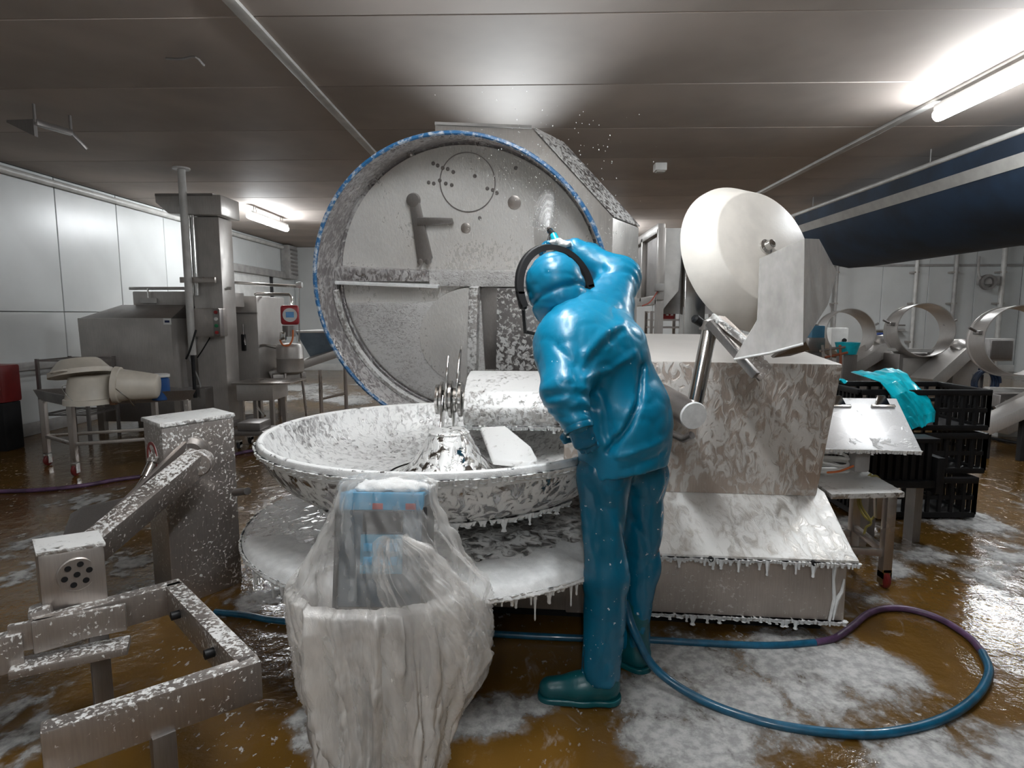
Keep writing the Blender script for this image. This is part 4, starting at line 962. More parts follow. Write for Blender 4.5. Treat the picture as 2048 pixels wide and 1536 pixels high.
# hooks plate at the left end of the rear bar
ra = P(20, 1300, 1.90); rb = P(255, 1262, 2.06)
MB().beam(Vector((ra.x, ra.y, .40)), Vector((rb.x, rb.y, .40)), .02, .10).build('hook_plate', M_speck, bl, bevel=.005)
MB().beam(Vector((ra.x, ra.y, .30)) - e2 * -.02, Vector((rb.x, rb.y, .30)) - e2 * -.02, .10, .03).build('hook_plate', M_speck, bl, bevel=.005)
MB().beam(Vector((ra.x, ra.y, .42)), Vector((ra.x, ra.y, .29)), .06, .07, e1).build('hook_end', M_speck, bl, bevel=.008)
MB().beam(P(60, 1238, 1.98), P(108, 1222, 2.02), .08, .07).build('end_block', M_speck, bl, bevel=.012)
# foot brackets down to the floor
q = (Nn + e1 * .24); MB().box((q.x, q.y, .17), (.06, .05, .33), math.atan2(e1.y, e1.x)).build('fork_leg', M_dsteel, bl, bevel=.005)
MB().beam(Vector((q.x, q.y, .015)), Vector((q.x, q.y, .015)) + e1 * .5, .06, .03).build('fork_foot', M_dsteel, bl, bevel=.005)
q = Ff.lerp(Rx_, .7); MB().box((q.x, q.y, .17), (.06, .05, .33), math.atan2(e1.y, e1.x)).build('fork_leg', M_dsteel, bl, bevel=.005)
MB().tube([P(470, 985, 3.1), P(495, 982, 3.02)], .02, 10).build('stub_pipe', M_dsteel, bl, smooth=True)

# ------------------------------------------------------------------ hoses
def hose(name, label, pts, r, mat, n=10):
    o = MB().tube(catmull(pts, 10), r, n).build(name, mat, smooth=True); return tag(o, label, 'hose')
def fl(px, py, z=.018): return PZ(px, py, z)
hp_ = [P(1250, 1205, 2.33), P(1268, 1262, 2.26)] + [fl(1312, 1338, .10), fl(1400, 1398, .03), fl(1520, 1442), fl(1650, 1464), fl(1770, 1466), fl(1880, 1440), fl(1950, 1395), fl(1978, 1345), fl(1965, 1305)]
hose('wash_hose', 'blue wash hose looping over the wet floor from the worker', hp_, .017, M_blueh)
hose('wash_hose', 'purple stretch of hose curving from the loop back under the cabinet', [fl(1965, 1305), fl(1935, 1272), fl(1880, 1238), fl(1820, 1219), fl(1770, 1217), fl(1735, 1228), fl(1705, 1252), fl(1670, 1276), fl(1630, 1285)], .016, M_purp)
hose('wash_hose', 'blue hose lying along the foot of the bowl cutter', [fl(1630, 1285), fl(1540, 1291), fl(1420, 1287), fl(1300, 1280), fl(1180, 1277), fl(1060, 1272), fl(960, 1266), fl(800, 1258), fl(640, 1248), fl(545, 1240), fl(490, 1230), fl(430, 1224)], .016, M_blueh)
hose('wash_hose', 'dark purple hose crossing the floor behind the bin lifter', [fl(-60, 984), fl(60, 981), fl(160, 972), fl(230, 960), fl(300, 950), fl(400, 930), fl(480, 906), fl(540, 899), fl(640, 900)], .018, M_purp)
hose('wash_hose', 'thin dark hose on the floor below the ring mixers', [fl(1860, 848), fl(1905, 860), fl(1960, 872), fl(2048, 888), fl(2120, 900)], .018, M_rubber)
# suds on the floor
def bl_(lst): return [(PZ(x, y, 0).x, PZ(x, y, 0).y, r) for x, y, r in lst]
foam_patch('foam_patch', 'broad sheet of white suds on the floor inside the hose loop',
  bl_([(1400, 1320, .34), (1560, 1330, .36), (1660, 1340, .34), (1330, 1390, .26), (1480, 1400, .34), (1640, 1390, .26), (1340, 1480, .22), (1440, 1480, .20), (1420, 1550, .25), (1750, 1340, .22), (1290, 1300, .2)]), .011, -.02, .012, .42, 5.)
foam_patch('foam_patch', 'streak of white suds on the floor behind the plastic bag',
  bl_([(905, 1450, .12), (960, 1440, .13), (1020, 1430, .12), (1075, 1425, .09), (600, 1440, .1), (630, 1470, .12), (660, 1490, .1)]), .009, .12, .014, .8, 9.)
foam_patch('foam_patch', 'scattered suds on the floor in the lower right corner',
  bl_([(1900, 1530, .25), (1980, 1560, .25), (2060, 1520, .25), (1850, 1560, .2)]), .011, .05, .012, .6, 8.)
foam_patch('foam_patch', 'patchy suds on the wet floor right of the trolley',
  bl_([(1900, 1040, .5), (2000, 1060, .5), (1850, 1120, .45), (1980, 1160, .5), (2080, 1110, .5), (1740, 1200, .28), (1800, 1150, .3), (1700, 1050, .3), (1780, 1010, .4), (2050, 1010, .6)]), .016, .42, .012, .9, 5.)
foam_patch('foam_patch', 'pale suds on the floor far back beyond the bowl',
  bl_([(640, 790, .9), (700, 800, .8), (600, 775, .9), (760, 770, .8), (560, 800, .5)]), .035, .1, .012, .7, 2.)
foam_patch('foam_patch', 'flecks of suds on the floor around the lifter pedestal',
  bl_([(250, 1130, .35), (100, 1080, .4), (60, 1150, .35), (230, 1050, .35), (290, 1180, .2), (520, 1200, .25), (560, 1190, .2), (40, 1480, .2), (30, 1420, .2), (180, 1000, .4)]), .011, .30, .008, .95, 16.)

# ------------------------------------------------------------------ left: tray trolley with tubs
M_wheel = plain('dark_red_wheel', (.13, .012, .012), .4)
def caster(m_parent, x, y, col=M_wheel, r=.055):
    f = MB().box((x, y, r * 1.7), (.05, .05, .05)).box((x - .022, y, r * 1.2), (.006, .05, r * 1.4)).box((x + .022, y, r * 1.2), (.006, .05, r * 1.4)).build('caster_fork', M_shiny, m_parent)
    MB().lathe([(0, -.016), (r * .8, -.016), (r, -.008), (r, .008), (r * .8, .016), (0, .016)], (x, y, r), (1, 0, 0), 20).build('wheel', col, f, smooth=True, sharp=40)
tt = thing('tray_trolley', 'steel tray trolley on red casters holding white tubs', 'trolley', (-3.9, 5.4, 0), 0)
fl_ = PZ(131, 797, .74); fr_ = PZ(392, 785, .74); bl0 = PZ(66, 784, .74)
uu = (fr_ - fl_); vv = (bl0 - fl_); 
def TT(a, b, z): q = fl_ + uu * a + vv * b; return Vector((q.x, q.y, z))
tb = MB().hexa([TT(.03, .05, .66), TT(.97, .05, .66), TT(.97, .95, .66), TT(.03, .95, .66)], [TT(.03, .05, .675), TT(.97, .05, .675), TT(.97, .95, .675), TT(.03, .95, .675)]).build('tray', M_dsteel, tt, bevel=.004)
for (a, b, c, d_) in ((0, 0, 1, 0), (1, 0, 1, 1), (1, 1, 0, 1), (0, 1, 0, 0)):
    i0 = TT(.03 + .94 * a, .05 + .9 * b, .665); i1 = TT(.03 + .94 * c, .05 + .9 * d_, .665); o0 = TT(a, b, .765); o1 = TT(c, d_, .765)
    cn = TT(.5, .5, 0); nn = lambda p: (Vector((cn.x, cn.y, p.z)) - p).normalized() * .008
    MB().hexa([i0, i1, i1 + nn(i1), i0 + nn(i0)], [o0, o1, o1 + nn(o1), o0 + nn(o0)]).build('tray_side', M_dsteel, tb)
for a in (.05, .95):
    for b in (.08, .92):
        q = TT(a, b, 0); MB().box2((q.x - .025, q.y - .025, .13), (q.x + .025, q.y + .025, .67)).build('leg', M_steel, tt, bevel=.004)
        caster(tt, q.x, q.y)
for a0, b0, a1, b1 in ((.05, .08, .95, .08), (.05, .92, .95, .92), (.05, .08, .05, .92), (.95, .08, .95, .92)):
    MB().beam(TT(a0, b0, .30), TT(a1, b1, .30), .03, .03).build('rail', M_steel, tt, bevel=.004)
def tub(name, label, o, ax, r0, r1, h, handle=None, mat=M_plastic_w):
    ax = Vector(ax).normalized()
    t = thing(name, label, 'tub' if 'tub' in name else 'bucket', o, 0)
    MB().lathe([(0, 0), (r0 - .02, 0), (r0, .015), (r1, h - .05), (r1 + .016, h - .045), (r1 + .02, h), (r1 - .002, h), (r1 - .012, h - .02), (r0 - .012, .025), (0, .018)], o, ax, 40).build('shell', mat, t, smooth=True, sharp=50)
    x, y = basis(ax)
    if handle:
        for s in (-1, 1):
            q = Vector(o) + ax * (h - .03) + x * s * (r1 + .02)
            MB().tube(catmull([q + y * .07, q + x * s * .035 + y * .045, q + x * s * .035 - y * .045, q - y * .07]), .009, 8).build('handle', mat, t, smooth=True)
    else:
        q = Vector(o) + ax * (h - .03)
        MB().tube(catmull([q + x * (r1 + .01), q + x * r1 * .7 - y * r1 * .7 + ax * -.1, q - y * (r1 + .04) - ax * .13, q - x * r1 * .7 - y * r1 * .7 - ax * .1, q - x * (r1 + .01)]), .004, 6).build('bail', M_shiny, t, smooth=True)
    return t
q = P(183, 790, 5.45); tub('wash_tub', 'ivory plastic tub standing upside down at the bottom of the pile', (q.x, q.y, .945), (0, 0.03, -1), .17, .21, .255, None)
q = P(165, 735, 5.45); tub('wash_tub', 'ivory plastic tub with side handles lying on top of the pile', (q.x - .03, q.y, 1.09), (.18, -.12, -1), .17, .235, .15, True)
q = P(318, 775, 5.55); tub('bucket', 'ivory bucket tipped on its side next to the tub pile', (q.x, q.y, .832), (-1, -.35, .08), .115, .15, .36, None)
q = P(318, 755, 5.75); t = thing('small_canister', 'white and blue canister behind the tipped bucket', 'canister', (q.x, q.y, .677))
MB().lathe([(0, 0), (.085, 0), (.09, .01), (.09, .20), (.06, .23), (0, .23)], (q.x, q.y, .677), n=28).build('body', plain('blue_pail', (.02, .08, .25), .4), t, smooth=True, sharp=35)
MB().lathe([(0, 0), (.095, 0), (.095, .025), (.08, .03), (0, .03)], (q.x, q.y, .90), n=28).build('lid', M_white, t, smooth=True, sharp=35)
q = P(225, 775, 5.4); t = thing('squeeze_clip', 'small brown clip between the tubs on the trolley', 'clip', (q.x, q.y, .68))
MB().box((q.x, q.y, .71), (.05, .05, .07)).build('body', plain('brown_plastic', (.12, .06, .03), .5), t, bevel=.01)
MB().tube([(q.x, q.y, .74), (q.x - .02, q.y, .80), (q.x + .05, q.y, .83)], .006, 6).build('wire', M_dsteel, t)
# red box machine and dark rack at the frame's left edge
t = thing('red_machine', 'red cased machine cut off by the left edge of the picture', 'machine', (-5.9, 6.5, 0))
q = Vector((-5.90, 6.5, P(-20, 770, 6.5).z))
MB().box((q.x, 6.5, q.z + .02), (.40, .26, .42)).build('casing', plain('dull_red_paint', (.16, .012, .012), .35), t, bevel=.03)
MB().box((q.x + .03, 6.36, q.z + .0), (.30, .03, .09)).build('front_strip', M_grey, t, bevel=.01)
MB().box((q.x, 6.5, (q.z - .19) / 2), (.36, .24, q.z - .19)).build('stand', M_black, t, bevel=.01)
t = thing('dark_rack', 'low dark wire rack beside the red machine by the left wall', 'rack', (-5.4, 6.9, 0))
x0, x1, y0, y1 = -5.6, -5.05, 6.75, 7.25
for x in (x0, x1):
    for y in (y0, y1): MB().box2((x - .015, y - .015, 0), (x + .015, y + .015, 1.0)).build('post', M_dsteel, t)
for z in (.35, .98):
    for a, b in (((x0, y0), (x1, y0)), ((x1, y0), (x1, y1)), ((x1, y1), (x0, y1)), ((x0, y1), (x0, y0))): MB().beam((a[0], a[1], z), (b[0], b[1], z), .02, .02).build('rail', M_dsteel, t)
for k in range(6): MB().beam((x0 + .09 * (k + .5), y0, .35), (x0 + .09 * (k + .5), y1, .35), .01, .01).build('rung', M_dsteel, t)
MB().box2((x1 - .2, y0 - .02, .78), (x1, y0 + .02, .98)).build('side_plate', M_dsteel, t, bevel=.004)
# steel hooded machine behind the trolley
def pq(px, py, Y): return P(px, py, Y)
hm = thing('hooded_machine', 'big steel machine with a sloping hood against the left wall', 'machine', (-4.6, 8.4, 0))
a, b, c_ = P(165, 640, 7.4), P(345, 650, 7.2), P(370, 650, 8.0)
za = .0
def vx(p, z): return Vector((p.x, p.y, z))
zt = 1.46
x0, x1 = P(165, 700, 7.5).x, P(350, 700, 7.5).x
MB().hexa([(x0 + .02, 7.45, .55), (x1, 7.45, .55), (x1 + .02, 8.5, .55), (x0 + .02, 8.5, .55)], [(x0, 7.45, P(170, 636, 7.45).z), (x1, 7.45, P(350, 636, 7.45).z), (x1, 8.5, 1.46), (x0, 8.5, 1.46)]).build('hood_front', M_bg, hm, bevel=.012)
ztop = P(250, 610, 7.9).z
MB().hexa([(x0, 7.45, 1.452), (x1, 7.45, 1.452), (x1, 8.5, 1.452), (x0, 8.5, 1.452)], [(x0 + .34, 7.8, ztop), (x1 + .0, 7.8, ztop), (x1, 8.5, ztop), (x0 + .34, 8.5, ztop)]).build('hood_slope', M_dsteel, hm, bevel=.01)
MB().box2((x0 + .40, 7.95, ztop - .02), (x1 + .45, 8.5, P(230, 583, 7.95).z)).build('upper_housing', M_bg, hm, bevel=.012)
zr = P(225, 577, 7.95).z; MB().tube([(x0 + .38, 7.93, zr), (x1 + .55, 7.93, zr)], .02, 10).build('top_rail', M_shiny, hm, smooth=True)
p = P(298, 601, 7.93); MB().box((p.x, 7.92, p.z), (.20, .05, .07)).build('name_plate', M_trim, hm, bevel=.008)
MB().tube([(p.x, 7.92, p.z + .03), (p.x, 7.92, zr)], .012, 8).build('plate_stem', M_shiny, hm)
p = P(334, 643, 7.44); lbl = MB().box((p.x, 7.445, p.z), (.10, .004, .075)).build('label_plate', M_white, hm)
MB().box((p.x, 7.441, p.z), (.06, .003, .028)).build('label_mark', plain('dark_blue_print', (.01, .02, .08), .5), lbl)
MB().box2((x0 + .1, 7.6, .12), (x1 + .3, 8.5, .56)).build('under_frame', M_dsteel, hm, bevel=.01)
for x in (x0 + .12, x1 - .05):
    for y in (7.6, 8.4): MB().box2((x - .04, y - .04, 0), (x + .04, y + .04, .56)).build('leg', M_steel, hm)
MB().tube(catmull([P(392, 660, 7.3), P(380, 700, 7.25), P(372, 718, 7.25)]), .012, 8).build('cable', M_black, hm, smooth=True)
# steel column lifter with a control box
cl = thing('column_lifter', 'tall steel lifting column with a flat head and push-button box', 'lifter', (P(415, 600, 7.9).x, 7.95, 0))
xa, xb = P(388, 600, 7.8).x, P(446, 600, 7.8).x
MB().box2((xa, 7.8, 0), (xb, 8.15, 2.75)).build('column', M_bg, cl, bevel=.015)
hdz0, hdz1 = P(400, 433, 7.8).z, P(400, 392, 7.8).z; hx0, hx1 = P(315, 410, 7.75).x, P(446, 410, 7.75).x
MB().prism([(hx0, 7.7, hdz1), (hx0, 7.7, (hdz0 + hdz1) / 2 + .03), (hx0 + .16, 7.7, hdz0 + .02), (hx1, 7.7, hdz0), (hx1, 7.7, hdz1)], (0, .5, 0)).build('head', M_bg, cl, bevel=.02)
MB().box2((hx0 + .01, 7.69, hdz1 - .02), (hx1 - .1, 8.2, hdz1 + .012)).build('head_cover', M_dsteel, cl)
for px in (378, 386): x = P(px, 500, 7.72).x; MB().tube([(x, 7.76, hdz0 + .02), (x, 7.76, 1.75)], .022 if px == 386 else .014, 10).build('hydraulic_pipe', M_shiny, cl, smooth=True)
p = P(415, 645, 7.6); bxo = MB().box((p.x, 7.68, p.z), (.33, .22, .36)).build('control_box', M_steel, cl, bevel=.015)
bpx = P(433, 645, 7.55).x
MB().box((bpx, 7.60, p.z), (.09, .10, .34)).build('button_strip', M_dsteel, bxo, bevel=.008)
for k, c in enumerate((M_red, M_white, plain('green_button', (.02, .2, .08), .4), M_red)):
    MB().lathe([(0, 0), (.022, 0), (.022, .016), (0, .02)], (bpx, 7.55, p.z + .13 - .085 * k), (0, -1, 0), 14).build('push_button', c, bxo, smooth=True, sharp=30)
MB().tube(catmull([P(395, 675, 7.7), P(388, 700, 7.7), P(378, 715, 7.72), P(398, 760, 7.7), P(402, 790, 7.7)]), .010, 8).build('cable', M_grey, cl, smooth=True)
MB().tube(catmull([P(420, 675, 7.76), P(405, 700, 7.72), P(395, 715, 7.76)]), .008, 8).build('cable', M_black, cl, smooth=True)
MB().box2((xa - .25, 7.7, 0), (xb + .02, 8.5, .08)).build('base', M_dsteel, cl, bevel=.01)
# conduit pole from the ceiling
cx0 = P(363, 345, 7.55).x
cpo = thing('conduit_pole', 'grey conduit pole dropping from the ceiling in front of the column', 'pole', (cx0, 7.55, 0))
MB().tube([(cx0, 7.55, H), (cx0, 7.55, P(372, 710, 7.55).z)], .045, 16).build('pipe', M_trim, cpo, smooth=True)
MB().tube([(cx0, 7.55, P(372, 710, 7.55).z), (cx0, 7.55, P(372, 780, 7.55).z - .1)], .022, 12).build('lower_pipe', M_black, cpo, smooth=True)
MB().box((cx0 + .1, 7.6, P(365, 560, 7.6).z), (.45, .04, .07)).build('clamp', M_steel, cpo, bevel=.006)
MB().lathe([(0, 0), (.10, 0), (.10, .02), (0, .03)], (cx0, 7.55, H - .02), n=24).build('ceiling_flange', M_trim, cpo)
# cabinet right of the column
cb = thing('steel_cabinet', 'plain steel cabinet with a dark lever right of the lifting column', 'cabinet', (-4.1, 8.9, 0))
xa, xb = P(440, 600, 8.6).x, P(513, 600, 8.6).x
MB().box2((xa, 8.6, .25), (xb, 9.6, P(480, 592, 8.6).z)).build('body', M_bg, cb, bevel=.012)
MB().box2((xa, 8.57, P(480, 627, 8.6).z), (xb + .01, 8.6, P(480, 625, 8.6).z)).build('joint_strip', M_dsteel, cb)
p = P(488, 685, 8.58); MB().box((p.x, 8.57, p.z), (.05, .05, .24)).build('lever_grip', M_black, cb, bevel=.008)
MB().tube([P(486, 648, 8.56), P(487, 670, 8.56), P(491, 690, 8.56)], .014, 8).build('lever', M_dsteel, cb, smooth=True)
for x in (xa + .08, xb - .08):
    for y in (8.7, 9.5): MB().box2((x - .04, y - .04, 0), (x + .04, y + .04, .26)).build('leg', M_steel, cb)
MB().tube(catmull([P(458, 565, 8.8), P(480, 566, 8.8), P(560, 571, 8.9), P(600, 573, 8.9)], 4), .022, 10).build('rail_pipe', M_shiny, cb, smooth=True)
MB().tube([P(458, 565, 8.8), P(458, 590, 8.8)], .018, 8).build('rail_post', M_shiny, cb)
MB().tube([P(510, 590, 8.8), P(514, 588, 8.8), P(578, 589, 8.9), P(582, 594, 8.9), P(582, 616, 8.9)], .024, 10).build('bent_pipe', M_shiny, cb, smooth=True)
p = P(599, 570, 8.9); MB().lathe([(0, -.05), (.04, -.04), (.05, 0), (.04, .04), (0, .05)], p, (1, 0, 0), 16).build('pipe_ball', M_white, cb, smooth=True)
MB().tube([P(598, 572, 8.9), P(598, 690, 8.9)], .014, 8).build('upright_pipe', M_shiny, cb, smooth=True)
# dosing vessel with red instrument
dv = thing('dosing_vessel', 'steel vessel topped by a red meter with a blue display', 'vessel', (P(580, 720, 8.7).x, 8.7, 0))
p = P(580, 710, 8.7); r = .19; zb, zt = P(580, 745, 8.7).z, P(580, 688, 8.7).z
MB().lathe([(0, zb), (r * .9, zb), (r, zb + .02), (r, (zb + zt) / 2 - .01), (r + .008, (zb + zt) / 2), (r, (zb + zt) / 2 + .01), (r, zt - .05), (r * .85, zt), (0, zt + .02)], (p.x, p.y, 0), n=36).build('vessel', M_bg, dv, smooth=True, sharp=40)
p = P(578, 662, 8.65); MB().lathe([(0, 0), (.09, 0), (.09, .16), (0, .16)], (p.x, p.y, p.z - .08), n=20).build('meter_neck', M_dsteel, dv, smooth=True, sharp=40)
p = P(580, 630, 8.6); me_ = MB().box(p, (.25, .20, .28), R_(20)).build('meter', plain('meter_red', (.42, .035, .045), .4), dv, bevel=.05, seg=3)
fd = Vector((.35, -.93, 0)).normalized(); fx = Vector((.93, .35, 0))
MB().lathe([(0, .096), (.098, .096), (.098, .112), (0, .112)], p, fd, 28).build('dial', M_white, me_)
q = p + fd * .115; MB().add([q + fx * a + Vector((0, 0, b)) + fd * c for c in (0, .006) for a, b in ((-.055, -.035), (.055, -.035), (.055, .045), (-.055, .045))], [(0, 3, 2, 1), (4, 5, 6, 7), (0, 1, 5, 4), (1, 2, 6, 5), (2, 3, 7, 6), (3, 0, 4, 7)]).build('display', M_blueglass, me_)
MB().tube(catmull([P(560, 680, 8.55), P(566, 690, 8.5), P(578, 690, 8.5), P(585, 678, 8.52), P(586, 660, 8.55)]), .012, 8).build('orange_cable', M_orange, dv, smooth=True)
p = P(566, 672, 8.5); MB().box(p, (.08, .08, .12)).build('valve', M_shiny, dv, bevel=.02)
MB().tube([P(516, 692, 8.65), P(530, 690, 8.65), P(560, 696, 8.65)], [.03, .022, .03], 12).build('inlet_pipe', M_shiny, dv, smooth=True)
for k in range(3):
    a = k * 2.1 + .4; MB().tube([(P(580, 720, 8.7).x + .15 * math.cos(a), 8.7 + .15 * math.sin(a), zb + .01), (P(580, 720, 8.7).x + .2 * math.cos(a), 8.7 + .2 * math.sin(a), 0)], .02, 8).build('leg', M_steel, dv)
# blue-grey hopper with inclined trough
hpp = thing('hopper_conveyor', 'blue-grey hopper over a sloping steel trough behind the lid', 'conveyor', (P(660, 720, 9.3).x, 9.5, 0))
za, zb = P(640, 664, 9.3).z, P(640, 715, 9.3).z; x0, x1, x2, x3 = P(596, 664, 9.3).x, P(700, 664, 9.3).x, P(616, 720, 9.3).x, P(670, 720, 9.3).x
MB().hexa([(x2, 9.4, zb), (x3, 9.4, zb), (x3, 9.8, zb), (x2, 9.8, zb)], [(x0, 9.2, za), (x1, 9.2, za), (x1, 10.2, za), (x0, 10.2, za)]).build('hopper', M_steelblue, hpp, bevel=.01)
MB().box2((x0 - .02, 9.18, za - .01), (x1 + .02, 10.22, za + .02)).build('hopper_rim', M_trim, hpp, bevel=.006)
MB().beam(P(540, 750, 8.95), P(690, 700, 9.4), .34, .12).build('trough', M_bg, hpp, bevel=.01)
MB().beam(P(545, 757, 8.75), P(610, 752, 8.95), .36, .14).build('trough_outlet', M_bg, hpp, bevel=.01)
for q in (P(640, 740, 9.2), P(690, 730, 9.5), P(560, 760, 8.8)): MB().tube([q, (q.x, q.y, 0)], .03, 10).build('leg', M_steel, hpp)
MB().tube([(P(640, 740, 9.2).x, 9.2, .2), (P(690, 730, 9.5).x, 9.5, .25)], .02, 8).build('brace', M_steel, hpp)
# low bench unit and little dolly
lu = thing('low_bench', 'low steel bench at the foot of the cabinet by the column', 'bench', (P(500, 780, 7.8).x, 7.9, 0))
x0, x1 = P(472, 770, 7.7).x, P(545, 770, 7.7).x; zt = P(500, 768, 7.7).z
MB().box2((x0, 7.7, zt - .22), (x1, 8.2, zt)).build('body', M_bg, lu, bevel=.01)
MB().box2((x0 - .05, 7.66, zt), (x1 + .25, 8.25, zt + .02)).build('top', M_steel, lu, bevel=.004)
for x in (x0 + .04, x1 - .04):
    for y in (7.75, 8.15): MB().box2((x - .025, y - .025, 0), (x + .025, y + .025, zt - .2)).build('leg', M_steel, lu)
dl = thing('floor_dolly', 'small dark floor dolly between the pedestal and the column', 'dolly', (P(490, 815, 6.6).x, 6.6, 0))
x0, x1 = P(458, 805, 6.5).x, P(540, 805, 6.5).x
MB().box2((x0, 6.5, .16), (x1, 6.9, .21)).build('deck', M_dsteel, dl, bevel=.008)
MB().box2((x0 + .05, 6.55, .21), (x1 - .15, 6.85, .30)).build('box', M_dsteel, dl, bevel=.01)
for x in (x0 + .06, x1 - .06):
    for y in (6.56, 6.84): caster(dl, x, y, M_rubber, .045)
MB().tube([P(515, 815, 6.45), P(530, 832, 6.3)], .012, 8).build('handle', M_shiny, dl)
p = PZ(245, 828, .02)

# ------------------------------------------------------------------ right: trolley, board, crates
tr = thing('work_trolley', 'steel work trolley with foamy shelf right of the bowl cutter', 'trolley', (1.95, 3.4, 0))
# legs in plan
q1, q2 = PZ(1782, 1165, 0), PZ(1722, 1120, 0)
q1 = Vector((1.99, 3.22, 0)); q2 = Vector((2.03, 3.62, 0)); q3 = Vector((1.60, 3.30, 0)); q4 = Vector((1.66, 3.7, 0))
zs_ = .56
MB().hexa([Vector((2.03, 3.16, zs_ - .03)), Vector((1.62, 3.12, zs_ - .03)), Vector((1.68, 3.70, zs_ - .03)), Vector((2.09, 3.70, zs_ - .03))], [Vector((2.03, 3.16, zs_)), Vector((1.62, 3.12, zs_)), Vector((1.68, 3.70, zs_)), Vector((2.09, 3.70, zs_))]).build('shelf', M_arm, tr, bevel=.006)
for q, zt in ((q1, zs_ - .02), (q2, .85), (q3, zs_ - .02), (q4, .85)):
    MB().box2((q.x - .025, q.y - .025, .09 if q in (q1, q3) else .0), (q.x + .025, q.y + .025, zt)).build('leg', M_steel, tr, bevel=.004)
caster(tr, q1.x, q1.y, M_wheel, .05); caster(tr, q3.x, q3.y, M_wheel, .05)
for a, b, z in ((q1, q2, .2), (q2, q4, .16), (q1, q3, .2), (q2, q4, .80)): MB().beam(Vector((a.x, a.y, z)), Vector((b.x, b.y, z)), .03, .04).build('rail', M_steel, tr, bevel=.004)
q = P(1768, 1005, 3.4); MB().hexa([q + Vector((-.03, 0, -.1)), q + Vector((.03, 0, -.1)), q + Vector((.03, .04, -.1)), q + Vector((-.03, .04, -.1))], [q + Vector((-.05, 0, .1)), q + Vector((.05, 0, .1)), q + Vector((.05, .04, .1)), q + Vector((-.05, .04, .1))]).build('bracket', M_steel, tr, bevel=.004)
q = P(1718, 920, 3.4); MB().box(q, (.09, .08, .13)).build('clamp_block', M_grey, tr, bevel=.02)
# tilted white board with clips
bd = thing('tilted_board', 'white foamy board with two clips tilted towards the viewer', 'board', (1.95, 3.45, .75))
bp = [P(1630, 795, 3.75), P(1793, 797, 3.75), P(1845, 905, 3.28), P(1640, 900, 3.28)]
nrm_ = (bp[1] - bp[0]).cross(bp[3] - bp[0]).normalized(); nrm_ = nrm_ if nrm_.z > 0 else -nrm_
MB().prism(bp, -nrm_ * .012).build('sheet', steel('wet_white_board', (.66, .66, .665), .3, .1, dict(scale=14, lo=.55, hi=.65, op=.7)), bd, bevel=.003)
for px in (1678, 1766):
    q = P(px, 814, 3.665) + nrm_ * .008
    cl_ = MB().beam(q + Vector((-.07, 0, 0)), q + Vector((.07, 0, 0)), .02, .012, nrm_).build('clip', M_shiny, bd, bevel=.003)
    MB().hexa([q + Vector((-.045, 0, 0)), q + Vector((.045, 0, 0)), q + Vector((.045, .02, 0)), q + Vector((-.045, .02, 0))], [q + Vector((-.02, .02, .06)), q + Vector((.02, .02, .06)), q + Vector((.02, .04, .06)), q + Vector((-.02, .04, .06))]).build('clip_lever', M_shiny, cl_, bevel=.003)
o = drips(MB(), [bp[3], bp[2]], (0, 0, 0), .01, .03, .009, 46, .9).build('foam_drips', M_foam, bd, smooth=True); o['kind'] = 'stuff'
# black crates
def crate(label, x0, x1, y0, y1, z0, h, slots=7):
    t = thing('black_crate', label, 'crate', ((x0 + x1) / 2, (y0 + y1) / 2, z0), 0, 'black crates behind the tilted board')
    MB().box2((x0, y0, z0), (x1, y1, z0 + .02)).build('bottom', M_black, t)
    for (a, b) in (((x0, y0), (x1, y0)), ((x1, y0), (x1, y1)), ((x1, y1), (x0, y1)), ((x0, y1), (x0, y0))):
        a = Vector((a[0], a[1], 0)); b = Vector((b[0], b[1], 0))
        MB().beam(a + Vector((0, 0, z0 + .02)), b + Vector((0, 0, z0 + .02)), .03, .04).beam(a + Vector((0, 0, z0 + h - .02)), b + Vector((0, 0, z0 + h - .02)), .045, .04).build('rim', M_black, t, bevel=.005)
        for k in range(slots + 1):
            q = a.lerp(b, k / slots); MB().box((q.x, q.y, z0 + h / 2), (.022, .022, h - .05)).build('slat', M_black, t)
        MB().beam(a + Vector((0, 0, z0 + h / 2)), b + Vector((0, 0, z0 + h / 2)), .012, .03).build('mid_rail', M_black, t)
    return t
cx0, cx1 = 2.45, 3.38
crate('black plastic crate at the bottom of the stack behind the tilted board', cx0, cx1 - .08, 4.35, 4.9, .02, .30, 10)
crate('black plastic crate in the middle of the stack behind the tilted board', cx0, cx1, 4.4, 4.95, .34, .30, 10)
crate('topmost black crate of the stack, under the cyan sheet', cx0, cx1, 4.4, 4.95, .66, .30, 10)
t = thing('loose_crate_frame', 'black slotted frame hanging under the tilted board by the trolley legs', 'crate', (2.4, 3.95, .3))
q = P(1775, 930, 3.9)
for k in range(9): MB().box((2.24 + .05 * k, 3.95, .55), (.03, .12, .28)).build('slat', M_black, t, bevel=.004)
MB().box((2.44, 3.95, .40), (.5, .16, .05)).build('rail', M_black, t, bevel=.006)
MB().box((2.44, 3.95, .69), (.5, .16, .03)).build('rail', M_black, t, bevel=.006)
MB().box((2.70, 3.93, .46), (.05, .14, .24)).build('post', M_black, t, bevel=.006)
MB().box((2.3, 3.95, .19), (.05, .1, .38)).build('foot', M_dsteel, t); MB().box((2.6, 3.95, .19), (.05, .1, .38)).build('foot', M_dsteel, t)
